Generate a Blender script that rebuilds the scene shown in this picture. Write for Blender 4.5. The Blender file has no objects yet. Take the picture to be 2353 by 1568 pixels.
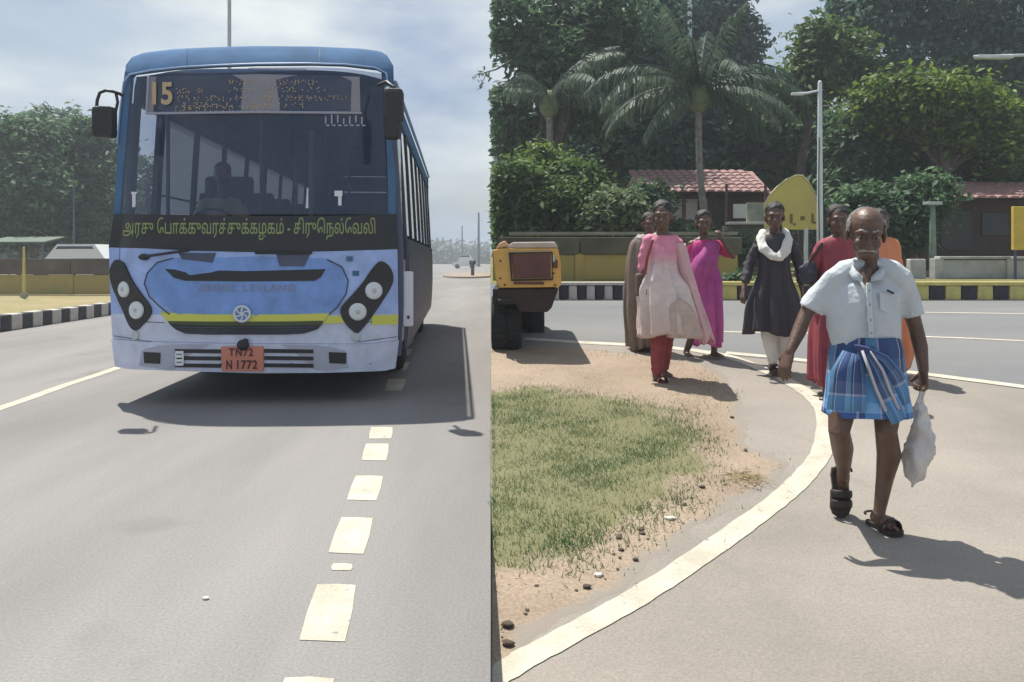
import bpy, bmesh, math, random
import numpy as np
from mathutils import Vector, Matrix
R = math.radians
random.seed(7); rng = np.random.default_rng(7)
SC = bpy.context.scene
COL = SC.collection
# ------------------------------------------------------------------ camera
CAMH = 1.3; F = 1900.0; CX = 1176.5; HY = 597.0      # focal length and horizon in photo units
cam = bpy.data.cameras.new("camera"); camo = bpy.data.objects.new("camera", cam); COL.objects.link(camo)
camo.location = (0, 0, CAMH); camo.rotation_euler = (R(90), 0, 0)
cam.sensor_width = 36; cam.lens = 36 * F / 2353.0; cam.shift_y = -(784 - HY) / 2353.0
cam.clip_start = 0.05; cam.clip_end = 6000
SC.camera = camo
# ------------------------------------------------------------------ world, sun, exposure
SUN_DIR = Vector((-0.84, 1.14, 3.2)).normalized()     # towards the sun
elev = math.asin(SUN_DIR.z); azim = math.atan2(SUN_DIR.x, SUN_DIR.y)
W = bpy.data.worlds.new("World"); SC.world = W; W.use_nodes = True
nt = W.node_tree; nt.nodes.clear()
N = nt.nodes.new; L = nt.links.new
out = N('ShaderNodeOutputWorld'); bg = N('ShaderNodeBackground'); bg2 = N('ShaderNodeBackground'); mx = N('ShaderNodeMixShader')
sky = N('ShaderNodeTexSky'); sky.sky_type = 'NISHITA'; sky.sun_disc = False
sky.sun_elevation = elev; sky.sun_rotation = azim; sky.air_density = 1.3; sky.dust_density = 2.5; sky.ozone_density = 1.2
bg.inputs[1].default_value = 0.075
L(sky.outputs[0], bg.inputs[0])
tc = N('ShaderNodeTexCoord'); mp = N('ShaderNodeMapping'); mp.inputs['Scale'].default_value = (1.1, 1.1, 3.2); mp.inputs['Location'].default_value = (0.35, 0.9, 0.15)
n1 = N('ShaderNodeTexNoise'); n1.inputs['Scale'].default_value = 2.1; n1.inputs['Detail'].default_value = 7; n1.inputs['Roughness'].default_value = 0.5; n1.inputs['Distortion'].default_value = 0.3
n2 = N('ShaderNodeTexNoise'); n2.inputs['Scale'].default_value = 3.4; n2.inputs['Detail'].default_value = 5
r1 = N('ShaderNodeValToRGB'); r1.color_ramp.elements[0].position = 0.40; r1.color_ramp.elements[1].position = 0.58
r1.color_ramp.elements[0].color = (0.35, 0.35, 0.35, 1)
r2 = N('ShaderNodeValToRGB'); r2.color_ramp.elements[0].position = 0.35; r2.color_ramp.elements[1].position = 0.66
r2.color_ramp.elements[0].color = (0.30, 0.42, 0.64, 1); r2.color_ramp.elements[1].color = (0.94, 1.0, 1.0, 1)
L(tc.outputs['Generated'], mp.inputs[0]); L(mp.outputs[0], n1.inputs['Vector']); L(mp.outputs[0], n2.inputs['Vector'])
L(n1.outputs[0], r1.inputs[0]); L(n2.outputs[0], r2.inputs[0]); L(r2.outputs[0], bg2.inputs[0]); bg2.inputs[1].default_value = 0.66
L(r1.outputs[0], mx.inputs[0]); L(bg.outputs[0], mx.inputs[1]); L(bg2.outputs[0], mx.inputs[2]); L(mx.outputs[0], out.inputs[0])
sun = bpy.data.lights.new("sun", 'SUN'); sun.energy = 5.0; sun.angle = R(0.6); sun.color = (1.0, 0.95, 0.87)
suno = bpy.data.objects.new("sun", sun); COL.objects.link(suno); suno.rotation_euler = SUN_DIR.to_track_quat('Z', 'Y').to_euler(); suno.location = SUN_DIR * 50
SC.view_settings.view_transform = 'Standard'; SC.view_settings.look = 'None'; SC.view_settings.gamma = 1
SC.view_settings.use_curve_mapping = False; SC.view_settings.exposure = 0.46
SC.render.engine = 'CYCLES'; SC.cycles.max_bounces = 8; SC.cycles.transparent_max_bounces = 12
# ------------------------------------------------------------------ materials
def mat(name, col, rough=0.7, metal=0.0, var=0.0, vscale=5.0, col2=None, bump=0.0, bscale=40.0, spec=None, detail=4, coat=0.0, trans=0.0):
    m = bpy.data.materials.new(name); m.use_nodes = True; t = m.node_tree; b = t.nodes['Principled BSDF']
    b.inputs['Roughness'].default_value = rough; b.inputs['Metallic'].default_value = metal
    if spec is not None: b.inputs['Specular IOR Level'].default_value = spec
    if coat: b.inputs['Coat Weight'].default_value = coat; b.inputs['Coat Roughness'].default_value = 0.08
    c = (*col, 1)
    b.inputs['Base Color'].default_value = c
    co = t.nodes.new('ShaderNodeTexCoord')
    if var or col2:
        n = t.nodes.new('ShaderNodeTexNoise'); n.inputs['Scale'].default_value = vscale; n.inputs['Detail'].default_value = detail; n.inputs['Roughness'].default_value = 0.6
        t.links.new(co.outputs['Object'], n.inputs['Vector'])
        r = t.nodes.new('ShaderNodeValToRGB'); r.color_ramp.elements[0].position = 0.32; r.color_ramp.elements[1].position = 0.68
        if col2: a, e = col, col2
        else: a = tuple(x * (1 - var) for x in col); e = tuple(min(1, x * (1 + var)) for x in col)
        r.color_ramp.elements[0].color = (*a, 1); r.color_ramp.elements[1].color = (*e, 1)
        t.links.new(n.outputs[0], r.inputs[0]); t.links.new(r.outputs[0], b.inputs['Base Color'])
    if bump:
        n = t.nodes.new('ShaderNodeTexNoise'); n.inputs['Scale'].default_value = bscale; n.inputs['Detail'].default_value = 5
        t.links.new(co.outputs['Object'], n.inputs['Vector'])
        bp = t.nodes.new('ShaderNodeBump'); bp.inputs['Strength'].default_value = bump; bp.inputs['Distance'].default_value = 0.02
        t.links.new(n.outputs[0], bp.inputs['Height']); t.links.new(bp.outputs[0], b.inputs['Normal'])
    return m

def leaf_mat(name, c1, c2, tr=0.35):
    m = bpy.data.materials.new(name); m.use_nodes = True; t = m.node_tree; b = t.nodes['Principled BSDF']
    b.inputs['Roughness'].default_value = 0.6; b.inputs['Specular IOR Level'].default_value = 0.3
    at = t.nodes.new('ShaderNodeAttribute'); at.attribute_name = 'tone'
    r = t.nodes.new('ShaderNodeValToRGB'); r.color_ramp.elements[0].color = (*c1, 1); r.color_ramp.elements[1].color = (*c2, 1)
    t.links.new(at.outputs['Fac'], r.inputs[0]); t.links.new(r.outputs[0], b.inputs['Base Color'])
    tl = t.nodes.new('ShaderNodeBsdfTranslucent'); t.links.new(r.outputs[0], tl.inputs[0])
    ms = t.nodes.new('ShaderNodeMixShader'); ms.inputs[0].default_value = tr
    o = t.nodes['Material Output']; t.links.new(b.outputs[0], ms.inputs[1]); t.links.new(tl.outputs[0], ms.inputs[2]); t.links.new(ms.outputs[0], o.inputs[0])
    return m

def glass_mat(name, tint, base=(0.02, 0.025, 0.035), fac=0.5):
    m = bpy.data.materials.new(name); m.use_nodes = True; t = m.node_tree; t.nodes.clear()
    o = t.nodes.new('ShaderNodeOutputMaterial'); tr = t.nodes.new('ShaderNodeBsdfTransparent'); tr.inputs[0].default_value = (*tint, 1)
    df = t.nodes.new('ShaderNodeBsdfDiffuse'); df.inputs[0].default_value = (*base, 1)
    m1 = t.nodes.new('ShaderNodeMixShader'); m1.inputs[0].default_value = 1 - fac
    gl = t.nodes.new('ShaderNodeBsdfGlossy'); gl.inputs['Roughness'].default_value = 0.06
    fr = t.nodes.new('ShaderNodeFresnel'); fr.inputs[0].default_value = 1.5
    m2 = t.nodes.new('ShaderNodeMixShader')
    t.links.new(tr.outputs[0], m1.inputs[1]); t.links.new(df.outputs[0], m1.inputs[2])
    t.links.new(fr.outputs[0], m2.inputs[0]); t.links.new(m1.outputs[0], m2.inputs[1]); t.links.new(gl.outputs[0], m2.inputs[2])
    t.links.new(m2.outputs[0], o.inputs[0]); return m
# ------------------------------------------------------------------ object helpers
def P(X, Y, d): return Vector(((X - CX) / F * d, d, CAMH + (HY - Y) / F * d))
def props(o, label=None, cat=None, group=None, kind=None):
    if label: o['label'] = label
    if cat: o['category'] = cat
    if group: o['group'] = group
    if kind: o['kind'] = kind
    return o
def thing(name, label, cat, loc=(0, 0, 0), rz=0, group=None):
    o = bpy.data.objects.new(name, None); COL.objects.link(o); o.location = loc; o.rotation_euler = (0, 0, rz)
    o.empty_display_size = 0.2
    return props(o, label, cat, group)
def pmat(o):
    m = Matrix.Identity(4)
    while o is not None:
        m = Matrix.Translation(o.location) @ o.rotation_euler.to_matrix().to_4x4() @ m; o = o.parent
    return m
def build(name, vs, fs, m, parent=None, world=False, smooth=False, label=None, kind=None, uvs=None, tone=None):
    me = bpy.data.meshes.new(name)
    vs = np.asarray(vs, dtype=float).reshape(-1, 3)
    if world and parent is not None:
        inv = np.array(pmat(parent).inverted()); vs = vs @ inv[:3, :3].T + inv[:3, 3]
    me.from_pydata(vs.tolist(), [], fs)
    if m: me.materials.append(m)
    if smooth: me.polygons.foreach_set('use_smooth', [True] * len(me.polygons))
    if uvs is not None:
        ul = me.uv_layers.new(name='uv'); idx = np.empty(len(me.loops), dtype=np.int32); me.loops.foreach_get('vertex_index', idx)
        ul.data.foreach_set('uv', np.asarray(uvs)[idx].ravel())
    me.update()
    o = bpy.data.objects.new(name, me); COL.objects.link(o)
    if parent is not None: o.parent = parent
    if label: o['label'] = label
    if kind: o['kind'] = kind
    return o
class MB:
    def __init__(s): s.v = []; s.f = []
    def add(s, vs, fs):
        n = len(s.v); s.v += [tuple(v) for v in vs]; s.f += [[i + n for i in f] for f in fs]; return s
    def box(s, c, d, rot=None, taper=1.0):
        x, y, z = d[0] / 2, d[1] / 2, d[2] / 2
        vs = [Vector((a * x * (taper if k > 0 else 1), b * y * (taper if k > 0 else 1), k * z)) for k in (-1, 1) for b in (-1, 1) for a in (-1, 1)]
        if rot is not None: vs = [rot @ v for v in vs]
        vs = [v + Vector(c) for v in vs]
        return s.add(vs, [[0, 2, 3, 1], [4, 5, 7, 6], [0, 1, 5, 4], [2, 6, 7, 3], [0, 4, 6, 2], [1, 3, 7, 5]])
    def bevbox(s, c, d, b=0.01):
        bm = bmesh.new(); bmesh.ops.create_cube(bm, size=1)
        for v in bm.verts: v.co = Vector((v.co.x * d[0], v.co.y * d[1], v.co.z * d[2]))
        bmesh.ops.bevel(bm, geom=bm.edges[:], offset=b, segments=2, affect='EDGES', profile=0.5)
        bm.verts.index_update(); vs = [v.co + Vector(c) for v in bm.verts]; fs = [[v.index for v in f.verts] for f in bm.faces]; bm.free()
        return s.add(vs, fs)
    def tube(s, pts, rad, n=10, cap=True, up=Vector((1, 0, 0))):
        vs, fs = chain(pts, rad, n, cap, up); return s.add(vs, fs)
    def lathe(s, prof, c, axis='z', n=20):
        vs = []; k = len(prof)
        for i in range(n):
            a = 2 * math.pi * i / n
            for r, h in prof:
                p = Vector((r * math.cos(a), r * math.sin(a), h))
                if axis == 'y': p = Vector((p.x, p.z, p.y))
                if axis == 'x': p = Vector((p.z, p.x, p.y))
                vs.append(p + Vector(c))
        fs = []
        for i in range(n):
            for j in range(k - 1):
                a, b = i * k + j, ((i + 1) % n) * k + j; fs.append([a, b, b + 1, a + 1])
        return s.add(vs, fs)
    def build(s, name, m, parent=None, **k): return build(name, s.v, s.f, m, parent, **k)
def frame(t, up):
    t = t.normalized(); a = up - t * up.dot(t)
    if a.length < 0.25: a = Vector((0, 0, 1)) - t * t.z
    if a.length < 0.05: a = Vector((0, 1, 0)) - t * t.y
    a.normalize(); return t, a, t.cross(a)
def chain(pts, rad, n=10, cap=True, up=Vector((1, 0, 0))):
    """closed tapered tube with round ends; radii may be (side, depth) pairs"""
    pts = [Vector(p) for p in pts]
    if isinstance(rad, (int, float)): rad = [rad] * len(pts)
    rad = [r if isinstance(r, tuple) else (r, r) for r in rad]
    rings = []
    for i, p in enumerate(pts):
        t = (pts[min(i + 1, len(pts) - 1)] - pts[max(i - 1, 0)]); rings.append((p, t, rad[i]))
    if cap:
        t0 = (pts[0] - pts[1]).normalized(); t1 = (pts[-1] - pts[-2]).normalized()
        ca = []
        for k in (0.95, 0.6): ca.append((pts[0] + t0 * min(rad[0]) * k, -t0, tuple(r * math.sqrt(1 - k * k) for r in rad[0])))
        cb = []
        for k in (0.6, 0.95): cb.append((pts[-1] + t1 * min(rad[-1]) * k, t1, tuple(r * math.sqrt(1 - k * k) for r in rad[-1])))
        rings = ca + rings + cb
    vs = []; fs = []
    pa = None
    for p, t, (ra, rb) in rings:
        if pa is None: t, a, b = frame(t, up)
        else:
            t = t.normalized(); a = pa - t * pa.dot(t); a.normalize(); b = t.cross(a)
        pa = a
        for j in range(n):
            q = 2 * math.pi * j / n; vs.append(p + a * (ra * math.cos(q)) + b * (rb * math.sin(q)))
    m = len(rings)
    for i in range(m - 1):
        for j in range(n):
            k = (j + 1) % n; fs.append([i * n + j, i * n + k, (i + 1) * n + k, (i + 1) * n + j])
    fs.append([j for j in range(n)][::-1]); fs.append([(m - 1) * n + j for j in range(n)])
    return vs, fs
def ellipsoid(c, r, rot=None, n=16, m=10):
    vs = [Vector((0, 0, r[2]))]; fs = []
    for i in range(1, m):
        a = math.pi * i / m
        for j in range(n):
            b = 2 * math.pi * j / n; vs.append(Vector((r[0] * math.sin(a) * math.cos(b), r[1] * math.sin(a) * math.sin(b), r[2] * math.cos(a))))
    vs.append(Vector((0, 0, -r[2])))
    for j in range(n): fs.append([0, 1 + j, 1 + (j + 1) % n])
    for i in range(m - 2):
        for j in range(n):
            a = 1 + i * n + j; b = 1 + i * n + (j + 1) % n; fs.append([a, a + n, b + n, b])
    e = len(vs) - 1; o = 1 + (m - 2) * n
    for j in range(n): fs.append([e, o + (j + 1) % n, o + j])
    if rot is not None: vs = [rot @ v for v in vs]
    return [v + Vector(c) for v in vs], fs
def remesh(name, parts, voxel, m, parent, smooth=4, disp=None, label=None):
    """union of closed solids as ONE continuous surface"""
    mb = MB()
    for vs, fs in parts: mb.add(vs, fs)
    me = bpy.data.meshes.new('tmp'); me.from_pydata(mb.v, [], mb.f)
    o = bpy.data.objects.new('tmp', me); COL.objects.link(o)
    r = o.modifiers.new('r', 'REMESH'); r.mode = 'VOXEL'; r.voxel_size = voxel; r.adaptivity = 0
    s = o.modifiers.new('s', 'SMOOTH'); s.iterations = smooth; s.factor = 0.5
    dg = bpy.context.evaluated_depsgraph_get(); dg.update()
    ev = o.evaluated_get(dg); em = ev.to_mesh()
    n = len(em.vertices); co = np.empty(n * 3); em.vertices.foreach_get('co', co); co = co.reshape(-1, 3)
    no = np.empty(n * 3); em.vertices.foreach_get('normal', no); no = no.reshape(-1, 3)
    fs = [list(p.vertices) for p in em.polygons]
    if disp is not None: co = co + no * disp(co)[:, None]
    ev.to_mesh_clear(); bpy.data.objects.remove(o); bpy.data.meshes.remove(me)
    return build(name, co, fs, m, parent, world=True, smooth=True, label=label)
def garment(name, rings, m, parent, nseg=72, folds=(7, 0.05), seed=0, thick=0.006, label=None, open_top=True, sub=5, taper=1.5, hem=1.0):
    """rings: (cx, cy, cz, rx, ry) in metres world from top to bottom; folds deepen to the hem"""
    rr = random.Random(seed); ph = [rr.uniform(0, 6.28) for _ in range(8)]
    rings = np.array(rings, float); k = len(rings); tt = np.linspace(0, k - 1, (k - 1) * sub + 1)
    def cr(c):                                                     # catmull-rom through the rings
        o = []
        for t in tt:
            i = min(int(t), k - 2); u = t - i
            p0 = c[max(i - 1, 0)]; p1 = c[i]; p2 = c[i + 1]; p3 = c[min(i + 2, k - 1)]
            o.append(0.5 * ((2 * p1) + (-p0 + p2) * u + (2 * p0 - 5 * p1 + 4 * p2 - p3) * u * u + (-p0 + 3 * p1 - 3 * p2 + p3) * u ** 3))
        return np.array(o)
    q = np.stack([cr(rings[:, i]) for i in range(5)], 1)
    vs = []; uvs = []; M = len(q); nf, am = folds
    for i in range(M):
        v = i / (M - 1)
        for j in range(nseg):
            a = 2 * math.pi * j / nseg
            w = math.sin(nf * a + ph[0] + 1.2 * v) + 0.6 * math.sin((nf * 1.7) // 1 * a + ph[1] - 2 * v) + 0.35 * math.sin((nf * 2.6) // 1 * a + ph[2] + 3 * v)
            w2 = math.sin(5 * v * 3.1 + 2 * a + ph[3]) * 0.25
            w3 = math.sin(2.7 * a + 9 * v + ph[5]) * math.sin(4.3 * a - 13 * v + ph[6]) + .6 * math.sin(6.1 * a + 21 * v + ph[7]) * math.sin(3.1 * a - 17 * v)
            if j == nseg - 1 or j == 0: w3 *= .5
            f = 1 + am * (v ** taper * w + w2 * 0.4 + w3 * .22)
            z = q[i, 2] + hem * am * 0.5 * v ** 3 * math.sin(3 * a + ph[4]) * (q[0, 2] - q[-1, 2]) * 0.35
            vs.append((q[i, 0] + q[i, 3] * f * math.cos(a), q[i, 1] + q[i, 4] * f * math.sin(a), z)); uvs.append((j / nseg, v))
    fs = [[i * nseg + j, (i + 1) * nseg + j, (i + 1) * nseg + (j + 1) % nseg, i * nseg + (j + 1) % nseg] for i in range(M - 1) for j in range(nseg)]
    if not open_top: fs.append([j for j in range(nseg)])
    o = build(name, vs, fs, m, parent, world=True, smooth=True, uvs=uvs, label=label)
    s = o.modifiers.new('thickness', 'SOLIDIFY'); s.thickness = thick; s.offset = 0
    return o
# ------------------------------------------------------------------ ground geometry
SX = (1127 - CX) / F                                    # line where the bus road meets the verge
def seam(y): return SX * max(y, 0.0)
ZA, ZS, YK = -0.45, 0.095, 12.2
def zr(y): return ZA + ZS * min(max(y, 2.2), YK)
def zb(y): return 0.93 + 0.012 * max(0, y - 12.4)
def GL(X, Y): d = CAMH * F / (Y - HY); return Vector(((X - CX) / F * d, d, 0))
def GR(X, Y, off=0.0): d = (CAMH - ZA) / (ZS + (Y - HY) / F); return Vector(((X - CX) / F * d, d, ZA + ZS * d + off))

def ground_mat(name, c1, c2, scale=0.6, grain=0.25, gscale=90, rough=0.9, spots=None, stretch=None):
    m = bpy.data.materials.new(name); m.use_nodes = True; t = m.node_tree; b = t.nodes['Principled BSDF']; b.inputs['Roughness'].default_value = rough
    b.inputs['Specular IOR Level'].default_value = 0.25
    co = t.nodes.new('ShaderNodeTexCoord'); src = co.outputs['Object']
    if stretch:
        mp = t.nodes.new('ShaderNodeMapping'); mp.inputs['Scale'].default_value = stretch; t.links.new(src, mp.inputs[0]); src2 = mp.outputs[0]
    else: src2 = src
    n = t.nodes.new('ShaderNodeTexNoise'); n.inputs['Scale'].default_value = scale; n.inputs['Detail'].default_value = 6; n.inputs['Roughness'].default_value = 0.6
    t.links.new(src2, n.inputs[0])
    r = t.nodes.new('ShaderNodeValToRGB'); r.color_ramp.elements[0].position = 0.35; r.color_ramp.elements[1].position = 0.65
    r.color_ramp.elements[0].color = (*c1, 1); r.color_ramp.elements[1].color = (*c2, 1); t.links.new(n.outputs[0], r.inputs[0])
    g = t.nodes.new('ShaderNodeTexNoise'); g.inputs['Scale'].default_value = gscale; g.inputs['Detail'].default_value = 3; t.links.new(src, g.inputs[0])
    mr = t.nodes.new('ShaderNodeMapRange'); mr.inputs[1].default_value = 0.25; mr.inputs[2].default_value = 0.75; mr.inputs[3].default_value = 1 - grain; mr.inputs[4].default_value = 1 + grain
    t.links.new(g.outputs[0], mr.inputs[0])
    mu = t.nodes.new('ShaderNodeMix'); mu.data_type = 'RGBA'; mu.blend_type = 'MULTIPLY'; mu.inputs[0].default_value = 1
    t.links.new(r.outputs[0], mu.inputs[6]); t.links.new(mr.outputs[0], mu.inputs[7])
    last = mu.outputs[2]
    if spots:
        s = t.nodes.new('ShaderNodeTexNoise'); s.inputs['Scale'].default_value = spots[1]; s.inputs['Detail'].default_value = 5; t.links.new(src, s.inputs[0])
        sr = t.nodes.new('ShaderNodeValToRGB'); sr.color_ramp.elements[0].position = spots[2]; sr.color_ramp.elements[1].position = min(1, spots[2] + (0.08 if spots[1] > 3 else 0.22)); t.links.new(s.outputs[0], sr.inputs[0])
        m3 = t.nodes.new('ShaderNodeMix'); m3.data_type = 'RGBA'; t.links.new(sr.outputs[0], m3.inputs[0]); t.links.new(last, m3.inputs[6]); m3.inputs[7].default_value = (*spots[0], 1); last = m3.outputs[2]
    t.links.new(last, b.inputs['Base Color'])
    bp = t.nodes.new('ShaderNodeBump'); bp.inputs['Strength'].default_value = 0.35; bp.inputs['Distance'].default_value = 0.01
    t.links.new(g.outputs[0], bp.inputs['Height']); t.links.new(bp.outputs[0], b.inputs['Normal'])
    return m
M_asph = ground_mat('asphalt pale', (0.185, 0.18, 0.175), (0.255, 0.245, 0.235), 0.45, 0.16, 85, stretch=(1.6, 0.22, 1), spots=((0.145, 0.14, 0.14), 0.9, 0.62))
M_asph2 = ground_mat('asphalt dusty', (0.22, 0.20, 0.175), (0.30, 0.27, 0.235), 0.6, 0.15, 85, spots=((0.16, 0.145, 0.125), 1.3, 0.62))
M_asph3 = ground_mat('asphalt grey', (0.15, 0.158, 0.162), (0.20, 0.20, 0.195), 0.4, 0.12, 110, stretch=(0.3, 1.6, 1))
M_soil = ground_mat('soil', (0.25, 0.195, 0.145), (0.33, 0.26, 0.195), 1.3, 0.25, 60, spots=((0.27, 0.235, 0.15), 2.0, 0.6))
M_turf = ground_mat('turf', (0.25, 0.23, 0.13), (0.33, 0.27, 0.175), 1.6, 0.3, 50)
M_verge = ground_mat('verge', (0.20, 0.17, 0.08), (0.13, 0.14, 0.05), 0.5, 0.3, 30)
M_scrub = ground_mat('scrub', (0.26, 0.22, 0.13), (0.13, 0.14, 0.07), 0.05, 0.3, 3)
M_conc = ground_mat('concrete', (0.26, 0.24, 0.21), (0.34, 0.32, 0.29), 2.0, 0.15, 50)
M_paint = ground_mat('road paint', (0.42, 0.385, 0.31), (0.54, 0.505, 0.42), 5.0, 0.12, 90, spots=((0.27, 0.25, 0.21), 22, 0.63))

def ks(x): return -9.2 - 0.05 * (x - 15.4)            # x of the far kerb on the bus road
def quad_sheet(name, pts, m, kind='structure', z=None):
    pts = [Vector(p) for p in pts]
    bm = bmesh.new(); vs = [bm.verts.new(p) for p in pts]; bm.faces.new(vs); bmesh.ops.triangulate(bm, faces=bm.faces[:])
    bm.verts.index_update(); v = [tuple(q.co) for q in bm.verts]; f = [[q.index for q in a.verts] for a in bm.faces]; bm.free()
    o = build(name, v, f, m)
    # keep normals up
    if len(o.data.polygons) and o.data.polygons[0].normal.z < 0: o.data.flip_normals()
    o['kind'] = kind; return o
# the plain under everything on the bus side
quad_sheet('ground', [(-3000, -40, -0.02), (0, -40, -0.02), (0, 0, -0.02), (seam(3000), 3000, -0.02), (-3000, 3000, -0.02)], M_scrub)
road = quad_sheet('road', [(ks(-40), -40, 0), (-0.0, -40, 0), (0, 0, 0), (seam(900), 900, 0), (-92, 900, 0), (ks(60), 60, 0)], M_asph)
mb = MB()
mb.add([(0, -40, 0), (0, 0, 0), (seam(80), 80, 0), (0, -40, -0.8), (0, 0, -0.8), (seam(80), 80, -0.8)], [[0, 1, 4, 3], [1, 2, 5, 4]])
mb.build('road_edge', M_conc)['kind'] = 'structure'
# sloping junction ground on the right
ys = [-40, 2.2, 6.0, 9.0, YK + 0.02]
v = []; f = []
for y in ys: v += [(seam(y) + 0.002, y, zr(y)), (60, y, zr(y))]
for i in range(len(ys) - 1): f.append([2 * i, 2 * i + 1, 2 * i + 3, 2 * i + 2])
v.insert(2, (0.002, 0, zr(0))); f = [[0, 1, 4, 3, 2]] + [[2 * i + 1, 2 * i + 2, 2 * i + 4, 2 * i + 3] for i in range(1, len(ys) - 1)]
build('junction_road', v, f, M_asph2)['kind'] = 'structure'
yb = [12.4, 20, 60, 300]
v = []; f = []
for y in yb: v += [(seam(y) + 0.002, y, zb(y)), (400, y, zb(y))]
for i in range(len(yb) - 1): f.append([2 * i, 2 * i + 1, 2 * i + 3, 2 * i + 2])
build('roadside_ground', v, f, M_verge)['kind'] = 'structure'
v = []; f = []; ee = [(-40, zr(0)), (0, zr(0)), (2.2, zr(2.2)), (6, zr(6)), (12.2, zr(12.2)), (12.4, zb(12.4)), (20, zb(20)), (60, zb(60)), (300, zb(300))]
for y, z in ee: v += [(seam(y) + 0.002, y, z), (seam(y) + 0.002, y, -0.8)]
for i in range(len(ee) - 1): f.append([2 * i, 2 * i + 2, 2 * i + 3, 2 * i + 1])
build('earth_bank', v, f, M_soil)['kind'] = 'structure'

def clampseam(p):
    if p.x < seam(p.y) + 0.006: p.x = seam(p.y) + 0.006
    return p
# the through road beyond the curved line: a greyer sheet
pts = [(1120, 690)] + [(6500, 690)] + [(6500, 1180), (3200, 1005), (2700, 940), (2342, 893), (2085, 858), (1880, 838), (1660, 815), (1500, 800), (1350, 791), (1210, 784), (1120, 782)]
quad_sheet('through_road', [clampseam(GR(X, Y, 0.002)) for X, Y in pts], M_asph3)
# bare soil verge with a ragged edge
edge = [(1127, 800), (1230, 799), (1360, 806), (1500, 822), (1600, 840), (1655, 868), (1672, 900), (1682, 940), (1690, 985), (1700, 1030), (1760, 1058), (1790, 1072), (1742, 1110), (1660, 1150), (1570, 1205), (1490, 1262), (1410, 1325), (1330, 1372), (1250, 1420), (1180, 1470), (1120, 1530)]
def densify(pts, n, amp, seed=1):
    rr = random.Random(seed); o = []
    for a, b in zip(pts[:-1], pts[1:]):
        for k in range(n):
            u = k / n; o.append((a[0] + (b[0] - a[0]) * u + rr.uniform(-amp, amp), a[1] + (b[1] - a[1]) * u + rr.uniform(-amp, amp) * 0.5))
    return o + [pts[-1]]
tedge = [(1127, 905), (1220, 895), (1330, 905), (1440, 925), (1540, 950), (1600, 985), (1640, 1030), (1640, 1080), (1580, 1130), (1520, 1190), (1440, 1240), (1350, 1285), (1250, 1310), (1180, 1325), (1127, 1345)]
def polydist(x, y, poly):
    """signed distance, positive inside"""
    P_ = np.array(poly); n = len(P_); dmin = np.full(x.shape, 1e9); ins = np.zeros(x.shape, bool)
    for a in range(n):
        x0, y0 = P_[a]; x1, y1 = P_[(a + 1) % n]; dx, dy = x1 - x0, y1 - y0; t = np.clip(((x - x0) * dx + (y - y0) * dy) / (dx * dx + dy * dy + 1e-12), 0, 1)
        dmin = np.minimum(dmin, np.hypot(x - x0 - t * dx, y - y0 - t * dy)); ins ^= ((y0 > y) != (y1 > y)) & (x < (x1 - x0) * (y - y0) / (y1 - y0 + 1e-12) + x0)
    return np.where(ins, dmin, -dmin)
SOILP = [(p.x, p.y) for p in (GR(X, Y) for X, Y in edge)]; SOILP = [(-.6, SOILP[0][1])] + SOILP + [(-.6, SOILP[-1][1])]
TURFP = [(p.x, p.y) for p in (GR(X, Y) for X, Y in tedge)]; TURFP = [(-.6, TURFP[0][1])] + TURFP + [(-.6, TURFP[-1][1])]
gy = np.arange(2.35, 9.3, .035); gx = np.arange(0, 2.75, .035); GX, GY = np.meshgrid(gx, gy); GX = GX + SX * GY + .006
def wob(x, y, a): return a * (np.sin(x * 7 + 2 * np.sin(y * 5)) + np.sin(y * 9 + 2 * np.sin(x * 6)) + .6 * np.sin(x * 23 + y * 17) + .5 * np.sin(y * 31 - x * 19)) / 3
sd = polydist(GX, GY, SOILP) + wob(GX, GY, .05); td = polydist(GX, GY, TURFP) + wob(GX, GY, .12)
fade = np.clip((sd + .07) / .14, 0, 1); turf = np.clip((td + .12) / .35, 0, 1)
keep = sd > -.16; GZ = ZA + ZS * np.maximum(GY, 2.2) - .008 + .012 * np.clip((sd + .12) / .08, 0, 1) + .022 * np.clip(sd / .5, 0, 1) + .006 * np.clip(sd / .2, 0, 1) * np.sin(GX * 11 + np.sin(GY * 7) * 2) * np.sin(GY * 13)
h, w = GX.shape; V_ = np.stack([GX, GY, GZ], -1).reshape(-1, 3); K_ = keep.reshape(-1); F_ = []
for a in range(h - 1):
    for b_ in range(w - 1):
        q_ = [a * w + b_, a * w + b_ + 1, (a + 1) * w + b_ + 1, (a + 1) * w + b_]
        if K_[q_[0]] and K_[q_[1]] and K_[q_[2]] and K_[q_[3]]: F_.append(q_)
used = np.unique(np.array(F_)); remap = -np.ones(len(V_), int); remap[used] = np.arange(len(used))
so_ = build('soil_verge', V_[used], [[int(remap[i_]) for i_ in f_] for f_ in F_], M_soil, smooth=True); so_['kind'] = 'structure'
for nm_, ar in (('fade', fade), ('turf', turf)): at = so_.data.attributes.new(nm_, 'FLOAT', 'POINT'); at.data.foreach_set('value', ar.reshape(-1)[used].astype(np.float32))
t = M_soil.node_tree.copy() if False else None
M_vs = M_soil.copy(); M_vs.name = 'verge soil'; t = M_vs.node_tree; b = t.nodes['Principled BSDF']; src_ = b.inputs['Base Color'].links[0].from_socket
def mixc(f, A, B):
    m_ = t.nodes.new('ShaderNodeMix'); m_.data_type = 'RGBA'; t.links.new(f, m_.inputs[0])
    for s_, i_ in ((A, 6), (B, 7)):
        if isinstance(s_, tuple): m_.inputs[i_].default_value = (*s_, 1)
        else: t.links.new(s_, m_.inputs[i_])
    return m_.outputs[2]
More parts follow.
